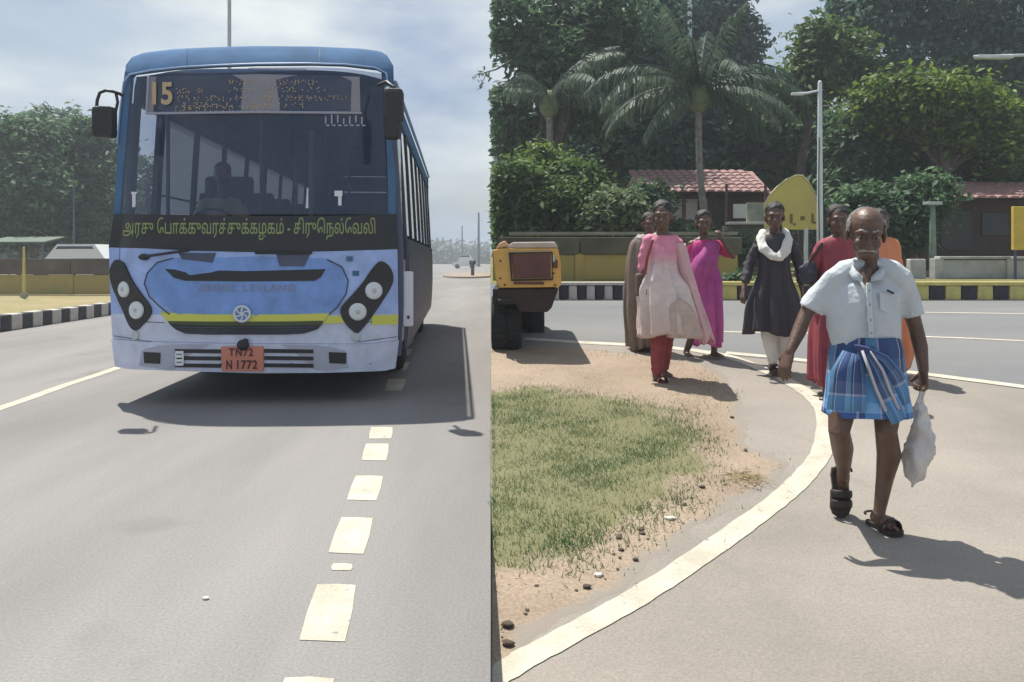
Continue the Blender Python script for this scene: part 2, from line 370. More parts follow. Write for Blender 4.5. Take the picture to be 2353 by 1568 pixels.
nz = t.nodes.new('ShaderNodeTexNoise'); nz.inputs['Scale'].default_value = 28; nz.inputs['Detail'].default_value = 6; tc_ = t.nodes.new('ShaderNodeTexCoord'); t.links.new(tc_.outputs['Object'], nz.inputs[0])
def edgef(attr, soft=2.2):
    a_ = t.nodes.new('ShaderNodeAttribute'); a_.attribute_name = attr; m_ = t.nodes.new('ShaderNodeMath'); m_.operation = 'ADD'; t.links.new(a_.outputs['Fac'], m_.inputs[0]); t.links.new(nz.outputs[0], m_.inputs[1])
    r_ = t.nodes.new('ShaderNodeMapRange'); r_.inputs[1].default_value = .85; r_.inputs[2].default_value = .85 + 1 / soft * .5; t.links.new(m_.outputs[0], r_.inputs[0]); return r_.outputs[0]
c_ = mixc(edgef('turf', 1.2), src_, (.17, .165, .085)); c_ = mixc(edgef('fade', 2.5), (.25, .222, .187), c_); t.links.new(c_, b.inputs['Base Color'])
so_.data.materials.clear(); so_.data.materials.append(M_vs)

# painted lines
def line_strip(name, pts, w, off, g=GR, sub=6, rag=0.003):
    P3 = [g(X, Y, off) if g is GR else g(X, Y) + Vector((0, 0, off)) for X, Y in pts]; k = len(P3); v = []; f = []
    q = []
    for i in range(k - 1):
        p0 = P3[max(i - 1, 0)]; p1 = P3[i]; p2 = P3[i + 1]; p3 = P3[min(i + 2, k - 1)]
        for s in range(sub):
            u = s / sub; q.append(0.5 * ((2 * p1) + (p2 - p0) * u + (2 * p0 - 5 * p1 + 4 * p2 - p3) * u * u + (3 * p1 - p0 - 3 * p2 + p3) * u ** 3))
    q.append(P3[-1])
    for i, p in enumerate(q):
        t = (q[min(i + 1, len(q) - 1)] - q[max(i - 1, 0)]); t.z = 0; t.normalize(); nrm = Vector((t.y, -t.x, 0))
        ww = w[0] + (w[1] - w[0]) * i / len(q) if isinstance(w, tuple) else w
        for s in (-1, 1):
            c = p + nrm * s * (ww / 2 + random.uniform(-rag, rag))
            if g is GR: c.z = ZA + ZS * max(2.2, c.y) + off; c = clampseam(c)
            v.append(c)
    for i in range(len(q) - 1): f.append([2 * i, 2 * i + 1, 2 * i + 3, 2 * i + 2])
    o = build(name, v, f, M_paint)
    if o.data.polygons[0].normal.z < 0: o.data.flip_normals()
    o['kind'] = 'structure'; return o
line_strip('edge_line', [(1010, 1640), (1127, 1562), (1240, 1497), (1360, 1432), (1480, 1364), (1590, 1292), (1700, 1215), (1790, 1148), (1850, 1092), (1888, 1040), (1898, 990), (1892, 945), (1868, 915), (1825, 885), (1770, 857), (1710, 832), (1650, 815), (1560, 802), (1440, 793), (1320, 787), (1205, 779)], (0.115, 0.15), 0.0042, rag=0.004)
line_strip('edge_line', [(1668, 812), (1780, 822), (1880, 833), (2085, 856), (2342, 889), (2600, 925), (3000, 980), (3600, 1045)], 0.13, 0.0062)
line_strip('lane_line', [(1560, 762), (1800, 766), (2130, 775), (2342, 784), (2600, 796), (3600, 830)], 0.07, 0.0055)
line_strip('lane_line', [(1900, 716), (2130, 719), (2342, 722), (2600, 726), (3600, 742)], 0.06, 0.0055)
line_strip('edge_line', [(-300, 1040), (40, 925), (155, 884), (270, 846), (500, 764), (700, 693), (830, 647), (880, 630)], 0.12, 0.003, g=GL)
dashes = [[(1760, 208), (1862, 208), (1855, 262), (1752, 262)], [(1737, 286), (1843, 286), (1832, 366), (1716, 364)], [(1688, 438), (1817, 440), (1785, 556), (1646, 552)],
          [(1620, 636), (1768, 640), (1724, 810), (1558, 803)], [(1580, 856), (1668, 858), (1664, 888), (1574, 886)], [(1505, 955), (1687, 958), (1636, 1226), (1420, 1218)], [(1352, 1398), (1585, 1402), (1520, 1640), (1270, 1640)]]
for dq in dashes:
    pp = [GL(x * .4844, 882 + y * .4844) + Vector((0, 0, 0.0025)) for x, y in dq]
    pp = [pp[0], pp[0].lerp(pp[1], .5) + Vector((0, .01, 0)), pp[1], pp[1].lerp(pp[2], .5) + Vector((.006, 0, 0)), pp[2], pp[3], pp[3].lerp(pp[0], .5) + Vector((-.005, 0, 0))]
    quad_sheet('lane_dash', pp, M_paint)
for k in range(26):                                     # the dashes go on under and beyond the bus
    y0 = 6.7 + k * 1.5; x0 = -0.985 - 0.1 * (y0 - 6.3)
    if y0 > 7.2: quad_sheet('lane_dash', [(x0 - .085, y0, .003), (x0 + .085, y0, .003), (x0 + .055 - .03, y0 + .8, .003), (x0 - .17, y0 + .8, .003)], M_paint)
# ------------------------------------------------------------------ leaves and trees
def leaves_mesh(name, cen, nor, size, tone, m, parent, kind=None, asp=0.5, label=None):
    n = len(cen)
    if n == 0: cen = np.zeros((1, 3)); nor = np.array([[0, 0, 1.]]); size = np.array([.1]); tone = np.array([.5]); n = 1
    nor = nor / np.linalg.norm(nor, axis=1)[:, None]
    rnd = rng.normal(size=(n, 3)); a = np.cross(nor, rnd); a /= np.linalg.norm(a, axis=1)[:, None] + 1e-9; b = np.cross(nor, a)
    s = size[:, None]
    v = np.stack([cen - a * s, cen + b * s * asp + nor * s * .12, cen + a * s - nor * s * 0.2, cen - b * s * asp + nor * s * .12], 1).reshape(-1, 3)
    if parent is not None:
        inv = np.array(pmat(parent).inverted()); v = v @ inv[:3, :3].T + inv[:3, 3]
    me = bpy.data.meshes.new(name); me.vertices.add(n * 4); me.vertices.foreach_set('co', v.ravel())
    idx = np.arange(n * 4).reshape(n, 4); tri = np.concatenate([idx[:, [0, 1, 2]], idx[:, [0, 2, 3]]], 1).reshape(-1)
    me.loops.add(n * 6); me.loops.foreach_set('vertex_index', tri.astype(np.int32))
    me.polygons.add(n * 2); me.polygons.foreach_set('loop_start', (np.arange(n * 2) * 3).astype(np.int32)); me.polygons.foreach_set('loop_total', np.full(n * 2, 3, np.int32))
    me.materials.append(m)
    at = me.attributes.new('tone', 'FLOAT', 'POINT'); at.data.foreach_set('value', np.repeat(tone, 4).astype(np.float32))
    me.update(calc_edges=True); me.validate()
    o = bpy.data.objects.new(name, me); COL.objects.link(o)
    if parent is not None: o.parent = parent
    if kind: o['kind'] = kind
    if label: o['label'] = label
    return o
def crown_points(blobs, n_cl, per, csize):
    """clusters of leaves spread through several uneven lobes; blobs: (x,y,z,rx,ry,rz)"""
    B = np.array(blobs); vol = (B[:, 3] * B[:, 5]); pr = vol / vol.sum()
    which = rng.choice(len(B), n_cl, p=pr)
    d = rng.normal(size=(n_cl, 3)); d /= np.linalg.norm(d, axis=1)[:, None]
    rad = rng.uniform(0.25, 1.0, n_cl) ** 0.45 * (1 + 0.16 * np.sin(d[:, 0] * 7 + which * 2.1) * np.cos(d[:, 2] * 6 + which) + rng.normal(0, .05, n_cl))
    c = B[which, :3] + d * B[which, 3:6] * rad[:, None]
    ctone = np.clip(rng.normal(.45, .32, n_cl) + d[:, 2] * .1, 0, 1)
    cs = csize * rng.uniform(.6, 1.4, n_cl)
    off = rng.normal(size=(n_cl, per, 3)) * (cs[:, None, None] * np.array([1, 1, .55]))
    p = (c[:, None, :] + off).reshape(-1, 3)
    nr = (d[:, None, :] * .5 + rng.normal(size=(n_cl, per, 3)) * .55 + np.array([0, 0, .75])).reshape(-1, 3)
    tn = np.clip(np.repeat(ctone, per) + rng.normal(0, .12, n_cl * per), 0, 1)
    return p, nr, tn
M_bark = mat('bark', (0.11, 0.09, 0.07), 0.95, var=.35, vscale=6, bump=.8, bscale=15)
M_palmbark = mat('palm bark', (0.20, 0.19, 0.17), 0.9, var=.3, vscale=9, bump=.8, bscale=12)
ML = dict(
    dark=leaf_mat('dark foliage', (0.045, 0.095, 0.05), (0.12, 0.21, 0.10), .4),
    blue=leaf_mat('blue green foliage', (0.05, 0.11, 0.082), (0.13, 0.22, 0.16), .4),  # some of the milky blue haze is put into this leaf colour
    teal=leaf_mat('hazy foliage', (0.045, 0.085, 0.075), (0.10, 0.165, 0.14), .3),  # haze in front of the tree is put into the leaf colour
    mid=leaf_mat('mid foliage', (0.035, 0.08, 0.022), (0.14, 0.22, 0.065), .4),
    bright=leaf_mat('bright foliage', (0.03, 0.075, 0.02), (0.21, 0.30, 0.05), .4),  # sunlit canopy and its dark gaps put into the leaf colour range
    pale=leaf_mat('pale foliage', (0.10, 0.15, 0.07), (0.24, 0.30, 0.16), .35),
    far=leaf_mat('far foliage', (0.08, 0.11, 0.105), (0.13, 0.165, 0.14), .2),  # greyed leaf colour carries the haze of the distance
    palm=leaf_mat('palm foliage', (0.04, 0.075, 0.05), (0.13, 0.18, 0.12), .35))
def tree(label, bx, d, blobs, m, leaf=.12, ncl=900, per=14, side='R', gz=None, trunk=0.16, cat='tree', name='tree', cl=.28, group=None):
    """bx: trunk foot column; blobs: (X, Y, rX, rY, ddepth) in photo units at depth d"""
    base = P(bx, 600, d); base.z = (zb(d) if side == 'R' else 0.0) if gz is None else gz
    t = thing(name, label, cat, base, group=group)
    s = d / F; B = []
    for X, Y, rX, rY, dd in blobs:
        p = P(X, Y, d + dd); B.append((p.x, p.y, p.z, rX * s, max(rX, rY) * s * .8, rY * s))
    p, nr, tn = crown_points(B, ncl, per, cl)
    keep = p[:, 2] > base.z + .05
    if side == 'R': keep &= p[:, 0] > SX * p[:, 1] + .02 + rng.uniform(0, .12, len(p)) ** 1.5
    p, nr, tn = p[keep], nr[keep], tn[keep]
    leaves_mesh('crown', p, nr, leaf * rng.uniform(.6, 1.3, len(p)), tn, ML[m], t)
    if trunk:
        mb = MB(); top = Vector(np.mean(np.array(B)[:, :3], 0)); top.z = min(b[2] for b in B) 
        h = max(.3, (top.z - base.z)); k = []
        for i in range(6):
            u = i / 5; k.append(base + (top - base) * u + Vector((math.sin(u * 4 + bx) * .05 * h, 0, 0)) * (1 if 0 < i else 0))
        k[0].z -= .1
        mb.tube(k, [trunk * (1.25 - .6 * i / 5) for i in range(6)], 9)
        for b in B:
            e = Vector(b[:3]); mid = (k[-2] + e) / 2 + Vector((0, 0, .1 * h)); mb.tube([k[-2], mid, e], [trunk * .55, trunk * .35, trunk * .12], 7)
            for q in range(5):
                g = e + Vector((random.uniform(-1, 1) * b[3], random.uniform(-1, 1) * b[4], random.uniform(-.5, .8) * b[5])) * .8
                mb.tube([mid, (mid + g) / 2 + Vector((0, 0, .08)), g], [trunk * .25, trunk * .14, trunk * .05], 5)
        mb.build('trunk', M_bark, t, world=True, smooth=True)
    return t
# ================================================================== BUS
BUS = thing('bus', 'blue and white city bus with Tamil lettering under its windscreen, driving towards the camera', 'bus', (-2.292, 7.4, 0), R(3.72))
BM = np.array(pmat(BUS)); BI = np.linalg.inv(BM)
def hwid(z):                                            # half width of the body at a height
    return float(np.interp(z, [0.3, 0.75, 1.4, 2.5, 2.9, 3.02, 3.1], [1.255, 1.29, 1.285, 1.225, 1.195, 1.17, 1.13]))
def yf(x, z):                                           # depth of the front skin
    y = 0.14 * max(0, z - 1.4) / 1.7 + 0.02 * max(0, 1.4 - z) * 0
    y += 0.20 * (min(abs(x), 1.29) / 1.29) ** 5 + 0.05 * (x / 1.29) ** 2
    if z > 2.95: y += 0.9 * (z - 2.95) ** 2 * 2.2
    if z < 0.6: y += 0.10 * (0.6 - z)
    return y
def S(X, Y, off=0.0):                                   # point of the front skin seen at a place of the photo, in bus space
    d = 7.45
    for _ in range(5):
        w = P(X, Y, d); l = BI @ np.array([w.x, w.y, w.z, 1]); yy = yf(l[0], l[2])
        w2 = BM @ np.array([l[0], yy, l[2], 1]); d = w2[1]
    w = P(X, Y, d); l = BI @ np.array([w.x, w.y, w.z, 1])
    e = .01; gx = (yf(l[0] + e, l[2]) - yf(l[0] - e, l[2])) / (2 * e); gz = (yf(l[0], l[2] + e) - yf(l[0], l[2] - e)) / (2 * e)
    n = Vector((gx, -1, gz)).normalized()
    return Vector((l[0], yf(l[0], l[2]), l[2])) + n * off
M_bblue = mat('bus blue', (0.16, 0.30, 0.66), 0.4, coat=.3, var=.2, vscale=5, bump=.05, bscale=9)
M_blue2 = mat('bus pale blue', (0.32, 0.44, 0.78), 0.4, coat=.3, var=.16, vscale=5, bump=.05, bscale=9)
M_roofb = mat('bus roof blue', (0.075, 0.15, 0.27), 0.85, var=.18, vscale=2, spec=.08)
M_bwhite = mat('bus white', (0.56, 0.61, 0.76), 0.45, coat=.2, var=.14, vscale=6, bump=.05, bscale=9)
M_band = mat('bus black band', (0.012, 0.014, 0.018), 0.35)
M_black = mat('black plastic', (0.015, 0.015, 0.018), 0.5)
M_rub = mat('rubber', (0.018, 0.018, 0.018), 0.85, bump=.4, bscale=30)
M_ltrim = mat('light blue trim', (0.25, 0.38, 0.62), 0.4)
M_yel = mat('bus yellow', (0.62, 0.62, 0.10), 0.4)
M_green = mat('bus dark green', (0.05, 0.075, 0.02), 0.4)
M_sideg = mat('bus side grey', (0.06, 0.075, 0.13), 0.45, var=.25, vscale=2)
M_chrome = mat('lamp glass', (0.66, 0.70, 0.72), 0.35)
M_lampin = mat('lamp reflector', (0.45, 0.50, 0.53), 0.3)
M_letter = mat('yellow green lettering', (0.26, 0.31, 0.12), 0.6)
M_silver = mat('silver letters', (0.22, 0.25, 0.38), 0.4)
M_amber = mat('amber led', (0.50, 0.37, 0.22), 0.6)
M_board = mat('display board', (0.20, 0.21, 0.28), 0.5, col2=(0.30, 0.27, 0.27), vscale=1.6)
M_frame = mat('display frame', (0.33, 0.34, 0.42), 0.4)
M_plate = mat('number plate', (0.62, 0.22, 0.15), 0.5)
M_dark = mat('interior dark', (0.05, 0.052, 0.06), 0.7)
M_seat = mat('bus seat cloth', (0.05, 0.07, 0.13), 0.9)
M_seat2 = mat('bus partition', (0.20, 0.17, 0.18), 0.7)
M_wsg = glass_mat('windscreen glass', (0.64, 0.68, 0.78), (0.08, 0.115, 0.20), .68)  # blue diffuse share stands in for sky reflected in the glass
M_skypane = glass_mat('sky bright pane', (0.9, 0.93, 0.95), (.5, .55, .58), .35)  # made translucent so the left panes look bright, like sky behind them
tt = M_skypane.node_tree; dfn = [n for n in tt.nodes if n.type == 'BSDF_DIFFUSE'][0]; trn = tt.nodes.new('ShaderNodeBsdfTranslucent'); trn.inputs[0].default_value = (.80, .86, .90, 1)
for l_ in list(dfn.outputs[0].links): tt.links.new(trn.outputs[0], l_.to_socket)
M_side = glass_mat('side glass', (0.28, 0.32, 0.36), (0.03, 0.04, 0.05), .7)
def cv(pts, n=24):                                      # curve sampled evenly in X
    xs = [p[0] for p in pts]; yy = [p[1] for p in pts]
    X = np.linspace(xs[0], xs[-1], n); return list(zip(X, np.interp(X, xs, yy)))
def band(name, A, B, m, off=0.0, rows=4, thick=0.02, n=28, parent=BUS, label=None):
    """strip of skin between two curves of the photo, with a folded-back rim"""
    a = cv(A, n); b = cv(B, n); v = []; f = []
    for i in range(rows + 1):
        u = i / rows
        for (x0, y0), (x1, y1) in zip(a, b): v.append(S(x0 + (x1 - x0) * u, y0 + (y1 - y0) * u, off))
    for i in range(rows):
        for j in range(n - 1): q = i * n + j; f.append([q, q + n, q + n + 1, q + 1])
    if thick:
        rim = [j for j in range(n)] + [i * n + n - 1 for i in range(1, rows + 1)] + [rows * n + j for j in range(n - 2, -1, -1)] + [i * n for i in range(rows - 1, 0, -1)]
        k = len(v); v += [v[i] + Vector((0, thick, 0)) for i in rim]; r = len(rim)
        for j in range(r): f.append([rim[j], rim[(j + 1) % r], k + (j + 1) % r, k + j])
    return build(name, v, f, m, parent, smooth=False, label=label)
def plate_poly(name, pts, m, off=0.01, thick=0.015, parent=BUS, closed_smooth=0, label=None, cuts=3, smooth=False):
    """raised plate of the outline given in photo units, following the skin"""
    if closed_smooth:
        k = len(pts); q = []
        for i in range(k):
            p0, p1, p2, p3 = [np.array(pts[(i + j) % k], float) for j in (-1, 0, 1, 2)]
            for s in range(closed_smooth):
                u = s / closed_smooth; q.append(tuple(0.5 * ((2 * p1) + (p2 - p0) * u + (2 * p0 - 5 * p1 + 4 * p2 - p3) * u * u + (3 * p1 - p0 - 3 * p2 + p3) * u ** 3)))
        pts = q
    bm = bmesh.new(); vs = [bm.verts.new((x, y, 0)) for x, y in pts]; bm.faces.new(vs); r = len(vs)
    bmesh.ops.triangulate(bm, faces=bm.faces[:]); bm.verts.ensure_lookup_table()
    bm.verts.index_update(); xy = [(q.co.x, q.co.y) for q in bm.verts]; f = [[q.index for q in a.verts] for a in bm.faces]; bm.free()
    v = [S(x, y, off) for x, y in xy]; k = len(v); v += [S(x, y, off - thick) for x, y in pts]
    area = sum(pts[i][0] * pts[(i + 1) % r][1] - pts[(i + 1) % r][0] * pts[i][1] for i in range(r))
    for j in range(r): f.append([j, (j + 1) % r, k + (j + 1) % r, k + j])
    return build(name, v, f, m, parent, label=label)
def disc_on(name, X, Y, rp, m, off, parent=BUS, depth=0.03, n=24, label=None, dome=0.0):
    c = S(X, Y, off); c2 = S(X + 4, Y, off); c3 = S(X, Y - 4, off); a = (c2 - c).normalized(); b = (c3 - c).normalized(); nn = a.cross(b).normalized()
    if nn.y > 0: nn = -nn
    r = rp * .00392; v = []; f = []
    prof = [(1, -depth), (1, 0), (.9, dome * .5 + .004), (.55, dome + .004), (0.02, dome * 1.1 + .004)]
    for R_, h in prof: v += [c + (a * math.cos(2 * math.pi * j / n) + b * math.sin(2 * math.pi * j / n)) * (r * R_) + nn * h for j in range(n)]
    for i in range(len(prof) - 1):
        for j in range(n): f.append([i * n + j, i * n + (j + 1) % n, (i + 1) * n + (j + 1) % n, (i + 1) * n + j])
    return build(name, v, f, m, parent, smooth=True, label=label)
def c1(x, y): return (183.8 + x * .4062, 73.5 + y * .4062)
def c2(x, y): return (183.8 + x * .4062, 514.7 + y * .4062)
roof_top = [(289, 150), (300, 132), (330, 121), (400, 113), (480, 109), (590, 106), (720, 107), (830, 112), (875, 118), (893, 130), (903, 150)]
trim_c = [(283, 215), (300, 172), (400, 159), (500, 153), (590, 150), (720, 149), (790, 151), (866, 160), (890, 172), (905, 215)]
band_t = [(263, 492), (400, 494), (590, 497), (780, 496), (909, 492)]
band_b = [(250, 569), (330, 571), (450, 577), (590, 580), (750, 578), (913, 573)]
waist = [(255, 722), (400, 724), (590, 726), (780, 724), (915, 722)]
bumpt = [(258, 778), (330, 785), (590, 790), (850, 790), (914, 782)]
bumpb = [(266, 842), (300, 848), (450, 853), (590, 857), (750, 856), (880, 852), (906, 846)]
rb_ = band('roof_brow', roof_top, trim_c, M_roofb, 0.0, 8, 0.05, 48); rb_.data.shade_smooth()
band('lettering_band', band_t, band_b, M_band, 0.004, 3, 0.04)
band('front_panel', band_b, waist, M_blue2, 0.0, 6, 0.03)
band('lower_panel', waist, bumpt, M_bwhite, 0.0, 3, 0.03)
band('bumper', bumpt, bumpb, M_bwhite, 0.018, 3, 0.06)
# windscreen glass and its dark side posts
inner_l = [(300, 172), (400, 159), (500, 153), (590, 150), (720, 149), (790, 151), (880, 164)]
v = []; f = []; n = 30; rows = 12
for i in range(rows + 1):
    u = i / rows
    for j in range(n):
        s = j / (n - 1); xt = 302 + (878 - 302) * s; xb = 276 + (892 - 276) * s; yt = np.interp(xt, [p[0] for p in inner_l], [p[1] for p in inner_l]) + 6
        v.append(S(xt + (xb - xt) * u, yt + (493 - yt) * u, 0.0))
for i in range(rows):
    for j in range(n - 1): q = i * n + j; f.append([q, q + n, q + n + 1, q + 1])
build('windscreen', v, f, M_wsg, BUS, smooth=True)
def side_post(a, b, m, name, off=.004, th=.03):
    v = []; f = []; k = len(a)
    for (x0, y0), (x1, y1) in zip(a, b): v += [S(x0, y0, off), S(x1, y1, off), S(x0, y0, off - th), S(x1, y1, off - th)]
    for i in range(k - 1):
        o = 4 * i; f += [[o, o + 1, o + 5, o + 4], [o + 2, o + 6, o + 7, o + 3], [o, o + 4, o + 6, o + 2], [o + 1, o + 3, o + 7, o + 5]]
    f += [[0, 2, 3, 1], [4 * k - 4, 4 * k - 3, 4 * k - 1, 4 * k - 2]]
    return build(name, v, f, m, BUS)
side_post([(287, 165), (280, 230), (272, 330), (266, 420), (262, 492)], [(303, 168), (298, 230), (290, 330), (282, 420), (277, 494)], M_roofb, 'windscreen_post')
side_post([(878, 160), (882, 230), (888, 330), (891, 420), (892, 492)], [(903, 160), (905, 230), (908, 330), (909, 420), (909, 492)], M_roofb, 'windscreen_post')
tp = [S(x, y, .016) for x, y in [(272, 330), (277, 260), (288, 190), (302, 173), (350, 164), (420, 157), (500, 153), (590, 150), (700, 149), (790, 151), (860, 158), (885, 170), (892, 200), (897, 260)]]
MB().tube(tp, .009, 6).build('windscreen_trim', M_ltrim, BUS, smooth=True)
# destination board
plate_poly('destination_board', [(344, 178), (590, 172), (826, 178), (828, 262), (590, 260), (340, 263)], M_board, 0.012, .02)
for a, b in [((344, 180), (340, 262)), ((340, 262), (590, 259)), ((590, 259), (828, 261))]:
    MB().tube([S(*a, .018), S((a[0] + b[0]) / 2, (a[1] + b[1]) / 2, .018), S(*b, .018)], .012, 6).build('board_frame', M_frame, BUS, smooth=True)
def text_on(name, body, X0, X1, Y0, h, m, off, parent=BUS, ext=0.0, bold=0.0, space=1.0):
    cu = bpy.data.curves.new('t', 'FONT'); cu.body = body; cu.size = 1; cu.offset = bold; cu.space_character = space
    to = bpy.data.objects.new('t', cu); COL.objects.link(to); bpy.context.view_layer.update()
    dg = bpy.context.evaluated_depsgraph_get(); me = to.evaluated_get(dg).to_mesh()
    co = np.array([v.co for v in me.vertices]); fs = [list(p.vertices) for p in me.polygons]
    to.evaluated_get(dg).to_mesh_clear(); bpy.data.objects.remove(to)
    x0, x1 = co[:, 0].min(), co[:, 0].max(); y0 = co[:, 1].min(); y1 = co[:, 1].max()
    v = [S(X0 + (c[0] - x0) / (x1 - x0) * (X1 - X0), Y0 - (c[1] - y0) / (y1 - y0) * h, off) for c in co]
    return build(name, v, fs, m, parent)
text_on('route_lettering', "அரசு ேபாக்குவரத்துக்கழகம் - திருெநல்ேவலி", 284, 862, 552, 52, M_letter, .008, bold=.006)
text_on('maker_lettering', "ASHOK", 456, 545, 670, 16, M_silver, .012, bold=.02, space=1.25); text_on('maker_lettering', "LEYLAND", 560, 678, 670, 16, M_silver, .012, bold=.02, space=1.25)
text_on('route_number', "15", 352, 398, 242, 52, M_amber, .015, bold=.03)
rr = random.Random(4); mb = MB()                        # unreadable rows of lit dots on the board
for row, (xa, xb) in enumerate([(528, 735), (528, 745), (405, 470), (410, 800), (420, 700), (400, 620)]):
    Y0 = [186, 202, 205, 222, 238, 246][row]; x = xa
    while x < xb:
        for k in range(4):
            if rr.random() < .55:
                X = x + rr.uniform(0, 6); Y = Y0 + k * 3.2; c = S(X, Y, .015)
                mb.box(c, (.009, .004, .009))
        x += rr.choice([6, 7, 9, 14])
mb.build('led_dots', M_amber, BUS, kind='stuff')
# hood panel, grilles, stripe, emblem
hood = [(448, 594), (590, 590), (742, 594), (780, 612), (798, 640), (796, 672), (778, 705), (755, 722), (590, 726), (410, 722), (380, 705), (352, 680), (334, 655), (336, 632), (358, 606), (400, 594)]
plate_poly('hood_panel', hood, M_bblue, .008, .012)
hl = [S(x, y, .011) for x, y in [(398, 594), (362, 604), (340, 628), (333, 652), (345, 682), (368, 704), (390, 722)]]
MB().tube(hl, .005, 5).build('hood_seam', M_black, BUS)
hl = [S(x, y, .011) for x, y in [(752, 597), (786, 614), (800, 645), (795, 676), (775, 706), (757, 722)]]
MB().tube(hl, .005, 5).build('hood_seam', M_black, BUS)
g1 = plate_poly('upper_grille', [c2(485, 256), c2(940, 268), c2(1390, 256), c2(1365, 300), c2(1330, 322), c2(940, 326), c2(600, 322), c2(535, 305)], M_black, .014, .02)
plate_poly('yellow_stripe', [c2(455, 500), c2(700, 512), c2(1180, 512), c2(1410, 505), c2(1380, 560), c2(1150, 568), c2(730, 568), c2(505, 560)], M_yel, .012, .012)
plate_poly('yellow_stripe', [c2(1405, 520), c2(1500, 520), c2(1500, 560), c2(1380, 565)], M_yel, .010, .01)
plate_poly('yellow_stripe', [c2(1650, 518), c2(1795, 512), c2(1795, 568), c2(1650, 572)], M_yel, .010, .01)
plate_poly('green_stripe', [c2(500, 549), c2(730, 552), c2(1150, 552), c2(1380, 547), c2(1370, 570), c2(1150, 575), c2(730, 575), c2(510, 566)], M_green, .014, .008)
plate_poly('lower_grille', [c2(510, 566), c2(730, 575), c2(1150, 575), c2(1370, 568), c2(1345, 595), c2(1270, 620), c2(1150, 626), c2(720, 626), c2(600, 620), c2(545, 596)], M_black, .018, .02)
for yy in (583, 598, 612):
    MB().tube([S(*c2(560 + (yy - 583), yy), .022), S(*c2(940, yy + 4), .022), S(*c2(1320 - (yy - 583), yy), .022)], .004, 5).build('grille_slat', M_sideg, BUS)
em = disc_on('emblem', *c2(922, 508), 18, M_bblue, .020, depth=.02)
cE = S(*c2(922, 508), .034); mb = MB(); ring = [cE + Vector((math.cos(a) * .068, 0, math.sin(a) * .068)) for a in np.linspace(0, 2 * math.pi, 25)]
mb.tube(ring, .011, 6, cap=False)
for k in range(6):
    a = k * math.pi / 3 + .3; mb.tube([cE, cE + Vector((math.cos(a + .35) * .035, 0, math.sin(a + .35) * .035)), cE + Vector((math.cos(a) * .068, 0, math.sin(a) * .068))], .008, 5)
mb.build('emblem_ring', M_chrome, em)
# headlights
hlL = [c2(*p) for p in [(210, 203), (250, 222), (275, 270), (318, 350), (385, 440), (408, 485), (398, 525), (350, 580), (318, 602), (285, 575), (240, 470), (195, 380), (172, 300), (178, 238)]]
hlR = [c2(*p) for p in [(1700, 212), (1745, 238), (1768, 290), (1762, 345), (1720, 420), (1650, 525), (1600, 590), (1562, 618), (1510, 575), (1478, 520), (1478, 470), (1540, 400), (1600, 330), (1655, 250)]]
for pts, lamps in ((hlL, [(255, 370, 46), (325, 488, 50)]), (hlR, [(1660, 378, 50), (1570, 497, 50)])):
    h = plate_poly('headlight', pts, M_black, .016, .03, closed_smooth=3)
    for x, y, r in lamps:
        l = disc_on('lamp', *c2(x, y), r * .4062, M_chrome, .020, parent=h, dome=.006)
        disc_on('bulb', *c2(x, y), r * .11, M_lampin, .030, parent=h, dome=.003, depth=.005)
for x, y in ((315, 630), (1562, 640)): disc_on('fog_lamp', *c2(x, y), 11, M_lampin, .010)
for x, y in ((1525, 198), (1560, 280)): plate_poly('badge', [c2(x - 18, y - 14), c2(x + 18, y - 14), c2(x + 18, y + 14), c2(x - 18, y + 14)], M_roofb, .008, .01)
# bumper face
plate_poly('bumper_recess', [c2(360, 712), c2(450, 686), c2(620, 676), c2(1300, 682), c2(1420, 694), c2(1500, 715), c2(1520, 810), c2(1400, 826), c2(500, 822), c2(345, 800)], mat('bumper lower', (0.42, 0.44, 0.54), .45), .026, .012)
for x0, x1 in ((372, 465), (1408, 1508)): plate_poly('lamp_recess', [c2(x0, 722), c2(x1, 726), c2(x1 - 4, 788), c2(x0 + 4, 784)], M_black, .031, .012)
for x0, x1 in ((545, 802), (1046, 1322)):
    for yy in (716, 756, 797): plate_poly('air_slot', [c2(x0, yy - 11), c2(x1, yy - 8), c2(x1, yy + 13), c2(x0, yy + 10)], M_black, .031, .012)
mb = MB()
for yy in (722, 745, 768, 790): mb.box(S(*c2(572, yy), .036), (.07, .004, .022))
for x in (552, 592): mb.box(S(*c2(x, 757), .036), (.012, .004, .10))
mb.build('painted_marks', mat('white marks', (.75, .78, .8), .6), BUS)
pl = plate_poly('number_plate', [c2(805, 692), c2(1042, 690), c2(1044, 828), c2(812, 828)], M_plate, .04, .012)
M_ptx = mat('plate letters', (.10, .025, .025), .6)
text_on('plate_lettering', "TN72", *[c2(850, 0)[0], c2(985, 0)[0]], c2(0, 745)[1], 19, M_ptx, .043, parent=pl, bold=.03, space=1.2)
text_on('plate_lettering', "N", c2(835, 0)[0], c2(868, 0)[0], c2(0, 817)[1], 21, M_ptx, .043, parent=pl, bold=.03); text_on('plate_lettering', "1772", c2(895, 0)[0], c2(1010, 0)[0], c2(0, 817)[1], 21, M_ptx, .043, parent=pl, bold=.03, space=1.1)
mb = MB(); c = S(*c2(930, 680), .05)
vs, fs = ellipsoid(c, (.055, .03, .05)); mb.add(vs, fs); vs, fs = ellipsoid(c + Vector((.02, 0, .03)), (.03, .025, .03)); mb.add(vs, fs)
mb.build('tow_hook', M_black, BUS, smooth=True)
